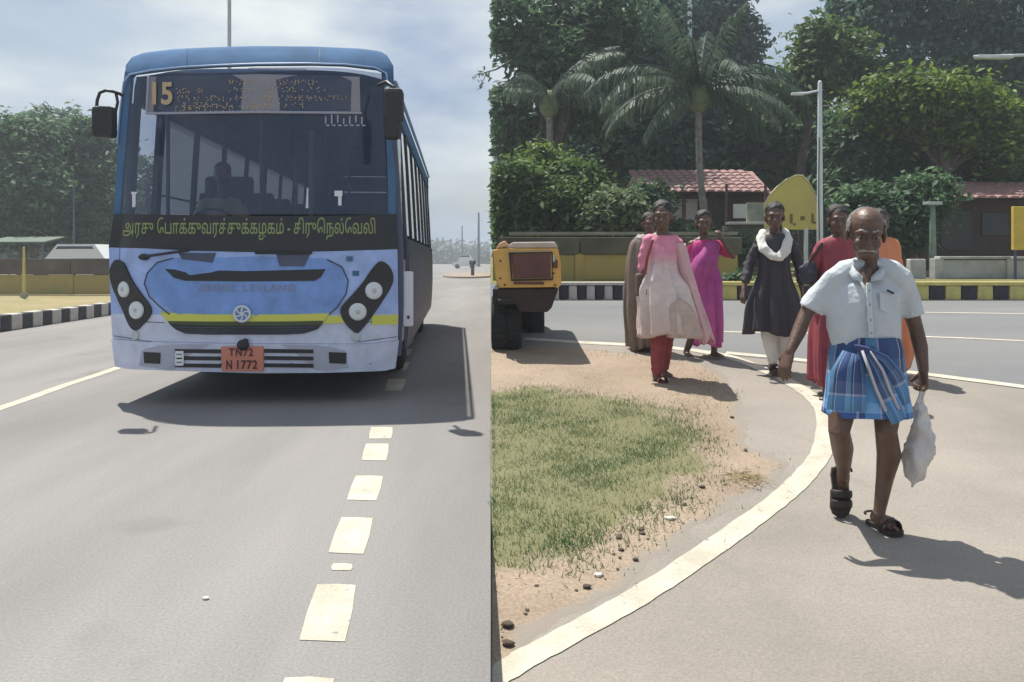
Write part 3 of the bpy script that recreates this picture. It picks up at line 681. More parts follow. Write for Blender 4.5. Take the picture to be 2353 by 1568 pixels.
# wipers
for (a, b) in ((c2(350, 190), c2(620, 150)), ((c2(1000, 165)), c2(1310, 165))):
    MB().tube([S(*a, .03), S((a[0] + b[0]) / 2, (a[1] + b[1]) / 2, .045), S(*b, .03)], .012, 6).build('wiper', M_black, BUS)
plate_poly('wiper_mount', [c2(560, 165), c2(770, 165), c2(750, 220), c2(580, 200)], M_sideg, .012, .02)
plate_poly('wiper_mount', [c2(1110, 165), c2(1305, 165), c2(1270, 240), c2(1130, 240)], M_sideg, .012, .02)
mb = MB(); vs, fs = ellipsoid(S(*c2(370, 188), .02), (.05, .03, .03)); mb.add(vs, fs); mb.build('wiper_mount', M_black, BUS, smooth=True)
# sticker marks on the glass
rr = random.Random(9); mb = MB()
for x in range(1390, 1600, 34):
    q = S(*c1(x, 500 + rr.uniform(-8, 8)), .004); mb.box(q, (.012, .002, .05 + rr.uniform(0, .04))); mb.box(S(*c1(x + 12, 530), .004), (.03, .002, .012))
mb.build('sticker_marks', mat('sticker', (.35, .38, .5), .6), BUS)
for (x, y, w, h) in ((1462, 915, .07, .05), (1470, 955, .03, .09), (312, 912, .06, .02), (308, 955, .03, .12)):
    build('sticker', *MB().box(S(*c1(x, y), .006), (w, .003, h)).__dict__.values(), M_chrome, BUS) if False else MB().box(S(*c1(x, y), .006), (w, .003, h)).build('sticker', mat('white sticker', (.7, .7, .76), .6), BUS)
# ---- body shell behind the front skin
Lb = 9.35
def shell_pt(side, z, y): return Vector((side * hwid(z), y, z))
zs_low = [.34, .6, .9, 1.2, 1.52]
def side_strip(side, zlist, y0, y1, m, name, inset=0.0, th=.05, ny=8):
    v = []; f = []
    for i in range(ny + 1):
        y = y0 + (y1 - y0) * i / ny
        for z in zlist: v.append((side * (hwid(z) - inset), y, z))
    k = len(zlist); o = len(v)
    for i in range(ny + 1):
        y = y0 + (y1 - y0) * i / ny
        for z in zlist: v.append((side * (hwid(z) - inset - th), y, z))
    for i in range(ny):
        for j in range(k - 1):
            q = i * k + j; f.append([q, q + 1, q + k + 1, q + k]); f.append([o + q, o + q + k, o + q + k + 1, o + q + 1])
        f.append([i * k, (i + 1) * k, o + (i + 1) * k, o + i * k]); f.append([i * k + k - 1, o + i * k + k - 1, o + (i + 1) * k + k - 1, (i + 1) * k + k - 1])
    for i in (0, ny):
        for j in range(k - 1): q = i * k + j; f.append([q, q + 1, o + q + 1, o + q])
    return build(name, v, f, m, BUS)
WZ0, WZ1 = 1.55, 2.74
for side in (-1, 1):
    y0 = yf(side * 1.29, 1.0) - .01
    side_strip(side, zs_low, y0 + (1.05 if side > 0 else 0), Lb, M_sideg, 'side_panel')
    side_strip(side, [WZ1, 2.82, 2.9, 3.0], yf(side * 1.25, 2.9) + .02, Lb, M_roofb, 'cant_panel')
    pitch = 1.12; k = 0; y = .95
    side_strip(side, [WZ0 - .03, 1.8, 2.2, WZ1], .30, .42, M_roofb, 'window_pillar', .004, .05, 1)
    while y < Lb - .3:
        side_strip(side, [WZ0 - .03, 1.8, 2.2, WZ1], y, y + .13, M_band, 'window_pillar', .004, .05, 1)
        if y + pitch < Lb:
            w = side_strip(side, [WZ0 + .01, 1.9, 2.3, WZ1 - .01], y + .14, y + pitch - .01, M_skypane if side < 0 else M_side, 'side_window', .02, .008, 1)
            for zz in (1.75, 1.95):
                MB().tube([(side * (hwid(zz) - .06), y + .15, zz), (side * (hwid(zz) - .06), y + pitch - .02, zz)], .012, 5).build('window_bar', M_sideg, w)
        y += pitch
# roof
v = []; f = []; nx = 17; ysr = [0.33, .42, .6, 1.0, 3, 6, 8.8, 9.15, 9.3, 9.36]; zt = [3.02, 3.10, 3.14, 3.17, 3.19, 3.19, 3.18, 3.14, 3.08, 2.98]
for y, zc in zip(ysr, zt):
    for j in range(nx):
        s = -1 + 2 * j / (nx - 1); x = math.copysign(abs(s) ** .9 * 1.175, s); v.append((x, y, 2.985 + (zc - 2.985) * (1 - abs(s) ** 4.0)))
for i in range(len(ysr) - 1):
    for j in range(nx - 1): q = i * nx + j; f.append([q, q + 1, q + nx + 1, q + nx])
build('roof', v, f, mat('roof top blue grey', (0.035, 0.065, 0.12), .95, var=.2, vscale=1.5, spec=.03), BUS, smooth=True)
MB().box((0, 1.1, 3.19), (.7, .5, .07), taper=.8).build('roof_hatch', M_sideg, BUS)
# rear wall, floor, chassis
mb = MB(); mb.box((0, Lb, 1.0), (2.5, .08, 1.3)); mb.box((-.85, Lb, 2.3), (.7, .08, 1.35)); mb.box((.85, Lb, 2.3), (.7, .08, 1.35)); mb.box((0, Lb, 2.82), (1.1, .08, .3)); mb.build('rear_wall', M_roofb, BUS)
MB().box((0, Lb, 2.16), (1.0, .02, 1.0)).build('rear_window', M_side, BUS)
MB().box((0, 4.9, .86), (2.36, 8.8, .06)).build('floor', M_dark, BUS)
mb = MB(); mb.box((0, 4.7, .58), (1.5, 8.2, .30)); mb.box((0, 2.35, .46), (1.9, .18, .18)); mb.box((0, 7.4, .48), (1.9, .3, .3)); mb.box((0, 1.2, .55), (2.3, 1.9, .40)); mb.build('chassis', M_black, BUS)
mb = MB(); mb.box((0, .42, 1.16), (2.3, .40, .5)); mb.box((0, .62, 1.44), (2.1, .3, .12)); mb.box((.45, .72, 1.5), (.55, .3, .16)); mb.build('dashboard', M_dark, BUS)
for yw in (2.35, 7.4):
    for side in (-1, 1):
        w = MB().lathe([(.26, -.13), (.40, -.145), (.465, -.12), (.48, -.06), (.48, .06), (.465, .12), (.40, .145), (.26, .13)], (side * 1.03, yw, .48), 'x', 28).build('tyre', M_rub, BUS, smooth=True)
        MB().lathe([(.02, -.02), (.10, -.04), (.12, -.10), (.24, -.10), (.265, -.13), (.265, .13), (.24, .10), (.12, .10), (.10, .04), (.02, .02)], (side * 1.03, yw, .48), 'x', 20).build('rim', M_sideg, w)
# saloon: seats, driver's partition, steering wheel, grab poles
seat0 = None
for r_ in range(7):
    for x in (-.78, .70):
        y = 2.1 + r_ * .95
        if seat0 is None:
            mb = MB(); mb.bevbox((0, 0, .43), (.86, .45, .12), .03); mb.bevbox((0, .24, .82), (.86, .10, .74), .04); mb.box((0, 0, .2), (.7, .08, .38)); seat0 = mb.build('seat', M_seat, BUS)
            seat0.location = (x, y, .89)
        else:
            s = seat0.copy(); COL.objects.link(s); s.parent = BUS; s.location = (x, y, .89)
mb = MB(); mb.bevbox((-.60, 1.1, 1.32), (.5, .48, .12), .03); mb.bevbox((-.60, 1.36, 1.75), (.5, .10, .85), .04); mb.build('driver_seat', M_seat, BUS)
mb = MB(); mb.box((.30, 1.5, 1.75), (.04, .9, 1.75)); mb.box((.42, .9, 1.2), (.03, .03, .9)); mb.build('partition', M_seat2, BUS)
ring = [Vector((-.60 + .24 * math.cos(a), .72 + .07 * math.sin(a), 1.58 + .22 * math.sin(a))) for a in np.linspace(0, 2 * math.pi, 21)]
MB().tube(ring, .014, 6, cap=False).build('steering_wheel', M_black, BUS)
for x, y in ((-.98, .62), (-.3, 1.5), (.28, 2.2), (-.3, 3.4), (.28, 4.2)): MB().tube([(x, y, .9), (x, y, 3.0)], .02, 8).build('grab_pole', M_sideg, BUS)
# mirrors
mL = MB(); loc = lambda X, Y, d: Vector((BI @ np.array([*P(X, Y, d), 1]))[:3])
mL.tube([loc(*c1(240, 360), 7.45), loc(*c1(222, 350), 7.2), loc(*c1(185, 338), 7.15), loc(*c1(145, 332), 7.15), loc(*c1(112, 345), 7.15), loc(*c1(98, 385), 7.15), loc(*c1(92, 440), 7.15)], .014, 7)
mL.tube([loc(*c1(205, 352), 7.18), loc(*c1(214, 400), 7.16), loc(*c1(200, 460), 7.15)], .013, 7)
arm = mL.build('mirror_arm', M_black, BUS, smooth=True)
c = loc(*c1(139, 512), 7.15); MB().bevbox(c, (.19, .13, .27), .035).build('mirror', M_black, arm, smooth=False)
mb = MB(); mb.tube([loc(*c1(1690, 300), 7.5), loc(*c1(1735, 285), 7.15), loc(*c1(1775, 315), 7.1)], .018, 7); arm = mb.build('mirror_arm', M_black, BUS, smooth=True)
c = loc(*c1(1775, 420), 7.12); MB().bevbox(c, (.17, .14, .30), .04).build('mirror', M_black, arm); c = loc(*c1(1768, 545), 7.12); MB().bevbox(c, (.15, .12, .20), .04).build('mirror', M_black, arm)
disc_on('chrome_spot', *c1(1735, 322), 5, M_chrome, .02)  # small pale disc for a chrome spot by the right mirror
# entrance door on the right side
d0 = yf(1.29, 1.0) + .02
side_strip(1, [.4, .9, 1.4, 2.0, 2.74], .90, 1.02, M_sideg, 'door_frame', -.006, .05, 1); side_strip(1, [.4, .9, 1.4, 2.0, 2.74], .25, .33, M_sideg, 'door_frame', -.006, .05, 1)
dr = side_strip(1, [.5, .9, 1.3], .34, .88, mat('door leaf', (.24, .26, .33), .35), 'door', .01, .04, 2)
build('door_pane', [(1.27, .36, 1.42), (1.27, .86, 1.42), (1.225, .86, 2.5), (1.225, .36, 2.5)], [[0, 1, 2, 3]], M_side, dr)
mb = MB(); mb.bevbox((1.335, .30, .93), (.10, .05, .52), .015); mb.build('open_door_leaf', mat('pale side panel', (.62, .62, .70), .4), BUS)  # pale box for the leaf of the front door, folded open
MB().bevbox((1.34, .27, .76), (.022, .02, .03), .004).build('panel_latch', M_black, BUS)
# gutter rail
MB().tube([(1.21, .4, 2.99), (1.21, 5, 3.0), (1.21, Lb, 2.98)], .02, 6).build('roof_rail', M_ltrim, BUS)

# ================================================================== LEFT BACKGROUND
M_kb = mat('kerb black paint', (0.03, 0.03, 0.035), .8, var=.3, vscale=8, bump=.3)
M_kw = mat('kerb white paint', (0.50, 0.46, 0.42), .8, var=.15, vscale=8, bump=.3)
M_ky = mat('kerb yellow paint', (0.54, 0.47, 0.16), .8, var=.15, vscale=8, bump=.3)
def block_mesh(nm, d, m):
    bm = MB().bevbox((0, 0, d[2] / 2), d, .02); o = bm.build(nm, m); return o
KL = thing('kerb', 'low kerb of black and white painted blocks beside the bus road', 'kerb', (ks(15), 15, 0))
pr = {}
for k in range(96):
    y = 10.2 + k * .37; black = k % 2
    if black not in pr: o = block_mesh('kerb_block', (.22, .362, .30), M_kb if black else M_kw); pr[black] = o
    else: o = pr[black].copy(); COL.objects.link(o)
    o.parent = KL; o.location = (ks(y) - .11 - KL.location.x, y - 15, -.01 + random.uniform(-.008, .008)); o.rotation_euler = (0, 0, R(2.9) + random.uniform(-.02, .02))
v = [(ks(8) - .1, 8, .16), (-60, 8, .3), (-60, 120, .3), (ks(120) - .1, 120, .16)]
build('roadside_verge', v, [[0, 3, 2, 1]], ground_mat('dry verge', (.30, .24, .13), (.22, .20, .09), .5, .3, 12))['kind'] = 'structure'
def wall_run(label, p0, p1, z0, h1, h2, m1, m2, pitch, side='L', posts=True):
    """painted parapet of separate panels under a dark coping"""
    p0 = Vector(p0); p1 = Vector(p1); dv = (p1 - p0); Lw = dv.length; a = math.atan2(dv.y, dv.x)
    t = thing('boundary_wall', label, 'wall', (p0.x, p0.y, z0), a); n = max(1, int(Lw / pitch)); pw = Lw / n; po = None; pp = None; pc = None
    for i in range(n):
        if po is None: po = MB().bevbox((0, 0, h1 / 2), (pw - .14, .14, h1), .01).build('panel', m1, t); pp = MB().bevbox((0, 0, h1 / 2 + .01), (.16, .2, h1 + .04), .012).build('pier', m1, t); pc = MB().bevbox((0, 0, 0), (pw - .02, .22, h2), .015).build('coping', m2, t); q, r, c = po, pp, pc
        else:
            q, r, c = po.copy(), pp.copy(), pc.copy()
            for o in (q, r, c): COL.objects.link(o); o.parent = t
        q.location = (pw * (i + .5), 0, random.uniform(-.01, .01)); r.location = (pw * i, 0, 0); c.location = (pw * (i + .5), 0, h1 + h2 / 2 + .012 + random.uniform(-.006, .006))
    return t
M_wy = mat('faded yellow wall', (0.42, 0.30, 0.09), .85, col2=(0.30, 0.27, 0.09), vscale=1.8, bump=.2)
M_wb = mat('dark brown wall band', (0.10, 0.08, 0.065), .85, var=.3, vscale=2)
wall_run('tan and brown boundary wall on the far side of the bus road, left of the bus', (-22, 26, 0), (-8.6, 26.4, 0), .2, .62, .50, M_wy, M_wb, 2.4)
# white car behind the wall
def small_car(label, c, rz, m, g=None, l=4.2, w=1.7, h=1.5, name='car'):
    t = thing(name, label, 'car', c, rz, g); mb = MB()
    prof = [(-.5, .35), (-.5, .75), (-.47, .92), (-.28, 1.0), (-.16, h), (.22, h), (.36, 1.02), (.49, .95), (.5, .75), (.5, .35)]
    v = []; f = []; n = len(prof)
    for sx in (-1, 1):
        for x, z in prof: v.append((x * l, sx * w / 2 * (1 if z < 1.05 else .82), z))
    for i in range(n): j = (i + 1) % n; f.append([i, j, n + j, n + i])
    f += [list(range(n))[::-1], list(range(n, 2 * n))]; mb.add(v, f); mb.build('body', m, t)
    for sx in (-1, 1): MB().add([(-.24 * l, sx * (w / 2 * .93), 1.03), (.30 * l, sx * (w / 2 * .93), 1.03), (.20 * l, sx * (w / 2 * .86), h - .08), (-.15 * l, sx * (w / 2 * .86), h - .08)], [[0, 1, 2, 3]]).build('side_window', M_side, t)
    for x in (-.3, .31):
        for sx in (-1, 1): MB().lathe([(.02, -.09), (.3, -.1), (.33, -.05), (.33, .05), (.3, .1), (.02, .09)], (x * l, sx * w / 2 * .95, .33), 'y', 16).build('wheel', M_rub, t)
    return t
M_wcar = mat('white car paint', (.72, .72, .70), .3, coat=.5)
c = P(190, 600, 31); small_car('white car parked behind the brown boundary wall, left of the bus', (c.x, 31, .25), 0, M_wcar, h=1.62, l=3.6)
# green roofed shelter and pole
c = P(70, 600, 34); t = thing('shelter', 'small green roofed shelter under the trees at the left', 'shelter', (c.x, 34, .2))
MB().add([(-1.4, -.8, 1.75), (1.0, -.8, 1.75), (1.0, .8, 2.0), (-1.4, .8, 2.0), (-1.4, -.8, 1.82), (1.0, -.8, 1.82), (1.0, .8, 2.07), (-1.4, .8, 2.07)], [[0, 3, 2, 1], [4, 5, 6, 7], [0, 1, 5, 4], [1, 2, 6, 5], [2, 3, 7, 6], [3, 0, 4, 7]]).build('roof', mat('green sheet', (.06, .10, .07), .6), t)
for x in (-1.3, .9):
    for y in (-.7, .7): MB().tube([(x, y, 0), (x, y, 1.8 + .1 * (y > 0))], .04, 7).build('post', M_sideg, t)
def pole(label, X, d, ytop, z0, r, m, arms=(), name='pole', group=None, cat='pole', ybot=None, lean=0):
    c = P(X, 600, d); t = thing(name, label, cat, (c.x, d, z0), group=group); H = P(X, ytop, d).z - z0
    mb = MB(); mb.tube([(0, 0, -.1), (lean * .5, 0, H * .5), (lean, 0, H)], [r * 1.25, r, r * .75], 10); mb.build('shaft', m, t, smooth=True)
    MB().bevbox((0, 0, .06), (r * 4, r * 4, .12), .01).build('footing', M_conc, t)
    for (x1, z1, x2, z2, rr_) in arms:
        MB().tube([(x1, 0, H + z1), (x2, 0, H + z2)], rr_, 7).build('arm', m, t)
    return t
M_gal = mat('galvanised steel', (.42, .46, .45), .5, metal=.3, var=.1, vscale=3)
M_palep = mat('pale painted pole', (.55, .60, .60), .6, var=.1, vscale=2)
pole('thin grey pole in front of the dark trees left of the bus', 170, 32, 430, .2, .035, M_sideg)
pole('thin yellowish post in front of the boundary wall at the far left', 55, 24, 570, .2, .04, M_ky)
lp = pole('tall street light pole rising above the roof of the bus', 527, 30, -420, 0.2, .07, M_gal, arms=[(0, 0, 1.6, .3, .04)], cat='street light', name='street_light')
MB().bevbox((1.9, 0, P(527, -420, 30).z - .2 + .3), (.7, .24, .1), .03).build('lamp_head', M_gal, lp)
# small traffic island with a post, far right of the bus
v = [(-3.0 + 2.2 * math.cos(a) - .2, 66 + 9 * math.sin(a), .12) for a in np.linspace(0, 2 * math.pi, 24, endpoint=False)]
v = [(min(x, seam(y) - .02), y, z) for x, y, z in v]
build('traffic_island', v + [(x, y, -.01) for x, y, z in v], [list(range(24))] + [[i, (i + 1) % 24, 24 + (i + 1) % 24, 24 + i] for i in range(24)], M_soil)['kind'] = 'structure'
c = P(1086, 600, 62); t = thing('bollard', 'short dark post on the small traffic island right of the bus', 'bollard', (c.x, 62, .1)); MB().tube([(0, 0, 0), (0, 0, .95)], .13, 8).build('post', M_black, t); MB().bevbox((0, 0, .98), (.5, .1, .3), .03).build('plate', M_black, t)
pole('slim mast standing beyond the far end of the bus road', 1100, 150, 490, 0, .22, M_sideg)
pole('faint far pole above the tree line right of the bus', 1062, 190, 520, 0, .18, M_sideg)
c = P(1068, 600, 120); small_car('small white vehicle far down the road right of the bus', (c.x, 120, 0), 0, M_wcar, l=3.5, h=2.0)
# far tree line
nb = 90; xs_ = rng.uniform(-150, -6, nb); B = [(x, 250 + rng.uniform(-15, 25) , 2.6 + rng.uniform(-.5, .8), rng.uniform(4, 9), 6, rng.uniform(2.6, 4.3)) for x in xs_]
p, nr, tn = crown_points(B, 2600, 8, 1.3); k = (p[:, 0] < SX * p[:, 1] - .3) & (p[:, 2] > 0)
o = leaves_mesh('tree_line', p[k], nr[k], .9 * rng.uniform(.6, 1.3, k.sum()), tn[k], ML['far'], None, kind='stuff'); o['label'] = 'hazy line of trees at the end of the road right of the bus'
# trees left of the bus
tree('dark leafy tree at the far left with a rounded pale top', 60, 38, [(60, 330, 75, 80, 0), (20, 430, 70, 90, 1), (80, 440, 70, 90, -1), (90, 520, 60, 50, 0), (10, 520, 60, 50, 0)], 'dark', .17, 700, 14, 'L', trunk=.22, group='trees left of the bus')
tree('dark tree just left of the bus, highest beside its mirror', 190, 40, [(170, 330, 70, 65, 0), (220, 360, 70, 75, 1), (150, 440, 80, 90, 0), (240, 460, 80, 90, 0), (190, 530, 80, 45, 0)], 'dark', .17, 800, 14, 'L', trunk=.22, group='trees left of the bus')
tree('bluish green tree top standing behind the two dark trees left of the bus', 110, 44, [(100, 290, 50, 45, 0), (140, 300, 60, 50, 1), (50, 310, 60, 45, 0), (-40, 340, 70, 80, 0), (-60, 450, 80, 100, 0)], 'blue', .19, 500, 12, 'L', trunk=.2, group='trees left of the bus')
tree('dark tree mostly hidden behind the bus', 330, 46, [(300, 420, 80, 90, 0), (380, 450, 90, 80, 0), (340, 530, 90, 50, 0)], 'dark', .2, 300, 12, 'L', trunk=.2, group='trees left of the bus')
nb = 70; B = [(x, 75 + rng.uniform(-4, 4), 2.2, rng.uniform(3, 5), 2, rng.uniform(2, 4)) for x in rng.uniform(-75, -20, nb)]
p, nr, tn = crown_points(B, 1800, 8, .6); o = leaves_mesh('tree_line', p, nr, .45 * rng.uniform(.6, 1.3, len(p)), tn, ML['dark'], None, kind='stuff'); o['label'] = 'dark belt of trees behind the boundary wall'
# ================================================================== RIGHT BACKGROUND
KR = thing('kerb', 'painted kerb along the far side of the junction, black with white and yellow blocks', 'kerb', (0, 12.2, 0))
pr = {}; zk = zr(YK)
def kblock(x, w, kind):
    key = (kind, round(w, 3)); m = {'b': M_kb, 'w': M_kw, 'y': M_ky}[kind]
    if key not in pr: o = block_mesh('kerb_block', (w - .008, .26, .22), m); pr[key] = o
    else: o = pr[key].copy(); COL.objects.link(o)
    o.parent = KR; o.location = (x, .13 + random.uniform(-.006, .006), zk - .01)
x = seam(12.2) + .16; k = 0
while x < 2.1: kblock(x, .132, 'b' if k % 2 else 'w'); x += .132; k += 1
while x < 11: kblock(x + .05, .236, 'b' if k % 2 else 'y'); x += .236; k += 1
mb = MB(); mb.box((7.0, .12, zk + .235), (9.0, .27, .05)); mb.build('kerb_cap', M_ky, KR)
mb = MB(); mb.box((1.05, .12, zk + .235), (2.55, .27, .04)); mb.build('kerb_cap', M_kw, KR)
wall_run('faded yellow boundary wall with dark coping behind the walking women', (seam(14) + .12, 14.0, 0), (3.9, 14.1, 0), zb(14), .43, .29, M_wy, mat('olive coping', (.085, .08, .055), .9, var=.3, vscale=2), 1.3)
MB_l = MB(); MB_l.box((1.9, 14.35, zb(14) + .80), (3.9, .5, .05)); o = MB_l.build('ledge', mat('pale ledge', (.24, .23, .19), .8, var=.2, vscale=3)); props(o, 'pale ledge slab running behind the yellow boundary wall', 'ledge')
M_wash = mat('stained whitewash', (.46, .47, .45), .85, col2=(.26, .27, .25), vscale=2.5, bump=.3, bscale=8)
wall_run('stained whitewashed low wall at the right edge in front of the dark building', (P(2152, 600, 14.8).x, 14.8, 0), (P(2480, 600, 14.9).x, 14.9, 0), zb(15), .33, .05, M_wash, M_wash, .9)
for i, (X, l) in enumerate([(2105, 'short white stub of wall left of the whitewashed wall'), ]):
    c = P(X, 600, 14.9); o = MB().bevbox((c.x, 14.9, zb(15) + .17), (.28, .18, .36), .02).build('wall_stub', M_wash); props(o, l, 'wall stub')
# house with the red roof
M_tile = mat('faded red tiles', (.24, .12, .11), .85, col2=(.33, .22, .21), vscale=1.6, bump=.3)
M_tile2 = mat('weathered red tiles', (.24, .11, .09), .8, col2=(.32, .20, .18), vscale=2.2, bump=.3)
M_wallp = mat('pale pink shutters', (.52, .46, .45), .75, var=.06, vscale=3)
M_frm = mat('dark red frames', (.10, .05, .045), .7, var=.2)
M_dwall = mat('dark house wall', (.07, .055, .05), .85, var=.3, vscale=2)  # dark tone of the wall under the red roof
def tiled_roof(parent, x0, x1, yA, zA, yB, zB, m, tw=.22, th=.34):
    """rows of single tiles on a slope"""
    sl = Vector((0, yB - yA, zB - zA)); Ls = sl.length; u = sl.normalized(); ang = math.atan2(u.z, u.y); rows = max(1, int(Ls / th)); cols = int((x1 - x0) / tw); first = None
    rot = Matrix.Rotation(ang, 3, 'X')
    for r_ in range(rows):
        for c_ in range(cols):
            if first is None:
                v = []; n = 6
                for e in (0, 1):
                    for j in range(n): a = math.pi * j / (n - 1); v.append(rot @ Vector((-math.cos(a) * tw * .5, (e - .5) * th * 1.15, math.sin(a) * .055 + (1 - e) * .03)))
                f = [[j, j + 1, n + j + 1, n + j] for j in range(n - 1)] + [list(range(n)), list(range(n, 2 * n))[::-1]]
                o = build('tile', v, f, m, parent); first = o
            else: o = first.copy(); COL.objects.link(o); o.parent = parent
            p = Vector((x0 + (c_ + .5) * tw, yA, zA)) + u * ((r_ + .5) * th); o.location = p + Vector((0, 0, random.uniform(0, .012)))
H = thing('house', 'low house with a faded red tiled roof and pale shutters behind the women', 'house', (0, 20, zb(20)))
zl = lambda Y, d: P(0, Y, d).z - zb(20)
xl = lambda X, d: P(X, 0, d).x
mb = MB(); mb.box((xl(1615, 20), 2.2, zl(520, 20) / 1), (xl(1780, 20) - xl(1470, 20), 3.6, 2.0)); mb.build('wall', M_dwall, H)
zwin = (zl(455, 20) + zl(505, 20)) / 2; hw = zl(455, 20) - zl(505, 20)
for Xa, Xb in ((1530, 1542), (1549, 1574), (1581, 1610), (1618, 1634)):
    w = MB().bevbox(((xl(Xa, 20) + xl(Xb, 20)) / 2, .32, zwin), (xl(Xb, 20) - xl(Xa, 20), .06, hw), .01).build('shutter', M_wallp, H)
for X in (1525, 1545, 1577, 1614, 1637): MB().bevbox((xl(X, 20), .28, zwin - .1), (.08, .09, hw + .4), .01).build('post', M_frm, H)
mb = MB(); mb.box((xl(1580, 20), .3, zl(449, 20)), (xl(1650, 20) - xl(1520, 20), .25, .1)); mb.box((xl(1580, 20), .3, zl(514, 20)), (xl(1650, 20) - xl(1520, 20), .25, .16)); mb.build('beam', M_frm, H)
rf = MB().add([(xl(1470, 20), -.25, zl(448, 20)), (xl(1770, 20), -.25, zl(448, 20)), (xl(1760, 21), 2.2, zl(392, 22)), (xl(1475, 21), 2.2, zl(392, 22)), (xl(1470, 20), 4.4, zl(448, 20)), (xl(1770, 20), 4.4, zl(448, 20))], [[0, 1, 2, 3], [3, 2, 5, 4], [0, 3, 4], [1, 5, 2]]).build('roof', M_tile2, H)
tiled_roof(rf, xl(1470, 20), xl(1768, 20), -.28, zl(449, 20) + .03, 2.2, zl(392, 22) + .03, M_tile)
mb = MB(); mb.box((xl(1720, 20), -.1, zl(486, 20)), (.8, .06, .34)); mb.build('hanging_sheet', mat('white sheet', (.68, .68, .64), .7), H)
K = thing('stall', 'grey green stall board with a white sill below the red roof', 'stall', (xl(1715, 18.5), 18.5, zb(18)))
zs2 = lambda Y: P(0, Y, 18.5).z - zb(18)
MB().bevbox(((xl(1738, 18.5) - xl(1715, 18.5)), 0, zs2(488)), (.44, .08, .42), .01).build('board', mat('grey green board', (.30, .31, .25), .8, var=.2, vscale=9), K)
MB().bevbox((.02, -.08, zs2(514)), (.95, .3, .06), .01).build('sill', mat('pale sill', (.58, .58, .54), .7), K)
MB().bevbox((.02, .2, zs2(560)), (.92, .5, .8), .01).build('counter', mat('olive counter', (.16, .16, .12), .8, var=.2), K)
for x in (-.42, .46): MB().box((x, .1, 1.0), (.05, .05, 2.0)).build('post', M_frm, K)
# yellow arched board
Yb = thing('sign_board', 'yellow board with a pointed arched top standing behind the woman with the white scarf', 'sign', (xl(1820, 16.5), 16.5, zb(16)))
def q16(X, Y): p = P(X, Y, 16.5); return (p.x - Yb.location.x, p.z - zb(16))
op = [q16(*p) for p in [(1756, 528), (1756, 470), (1768, 448), (1785, 430), (1806, 413), (1828, 404), (1842, 404), (1856, 418), (1868, 440), (1878, 465), (1883, 490), (1885, 528)]]
n = len(op); build('board', [(x, -.03, z) for x, z in op] + [(x, .03, z) for x, z in op], [list(range(n)), list(range(n, 2 * n))[::-1]] + [[i, n + i, n + (i + 1) % n, (i + 1) % n] for i in range(n)], mat('board yellow', (.60, .49, .10), .6, col2=(.46, .38, .12), vscale=1.7), Yb)
rim = [Vector((x, -.035, z)) for x, z in op]; MB().tube(rim, .018, 6).build('rim', mat('pale yellow rim', (.48, .45, .25), .6), Yb)
M_sgl = mat('sign letters', (.17, .13, .03), .7)
for X, Y, w, h in ((1817, 503, .055, .19), (1824, 516, .06, .04), (1843, 502, .09, .08), (1866, 502, .05, .18), (1870, 512, .07, .04)): x, z = q16(X, Y); MB().box((x, -.034, z), (w, .012, h)).build('painted_letter', M_sgl, Yb)
for X in (1764, 1852): x, z = q16(X, 528); MB().tube([(x, 0, 0), (x, 0, z)], .045, 8).build('leg', M_palep, Yb)
# dark house at right
D = thing('house', 'dark maroon house with a red roof edge behind the whitewashed wall at the right', 'house', (xl(2240, 19), 19, zb(19)))
z9 = lambda Y: P(0, Y, 19).z - zb(19); x9 = lambda X: xl(X, 19) - D.location.x
mb = MB(); mb.box(((x9(2150) + x9(2460)) / 2, 1.6, z9(462) / 2), (x9(2460) - x9(2150), 3, z9(462))); mb.build('wall', mat('dark maroon wall', (.055, .035, .035), .9, var=.3, vscale=1.5), D)
rf = MB().add([(x9(2140), -.4, z9(464)), (x9(2470), -.4, z9(464)), (x9(2460), 2.2, z9(405)), (x9(2160), 2.2, z9(405)), (x9(2140), 4, z9(464)), (x9(2470), 4, z9(464))], [[0, 1, 2, 3], [3, 2, 5, 4], [0, 3, 4], [1, 5, 2]]).build('roof', M_tile2, D)
tiled_roof(rf, x9(2140), x9(2470), -.44, z9(465) + .03, 2.2, z9(405) + .03, M_tile2, .25, .38)
mb = MB(); mb.box((x9(2200), .08, z9(530)), (.7, .06, .9)); mb.build('door', mat('dark door', (.03, .03, .035), .6), D); MB().box((x9(2290), .08, z9(515)), (.6, .06, .5)).build('window', M_band, D)
gp = pole('grey green post with a cap left of the dark house', 2143, 15.6, 470, zb(15.5), .06, mat('green grey post', (.16, .22, .18), .7, var=.3), name='post', cat='post')
MB().bevbox((0, 0, P(0, 468, 15.6).z - zb(15.5)), (.28, .2, .06), .01).build('cap', M_gal, gp)
ys_ = thing('sign_board', 'tall yellow panel at the right edge above the whitewashed wall', 'sign', (xl(2350, 14.4), 14.4, zb(14.4)))
zq = lambda Y: P(0, Y, 14.4).z - zb(14.4)
MB().bevbox((0, 0, (zq(475) + zq(575)) / 2), (.36, .08, zq(475) - zq(575)), .01).build('panel', mat('ochre panel', (.55, .40, .06), .7, var=.15, vscale=4), ys_)
for x in (-.13, .13): MB().tube([(x, 0, 0), (x, 0, zq(570))], .025, 7).build('leg', M_sideg, ys_)
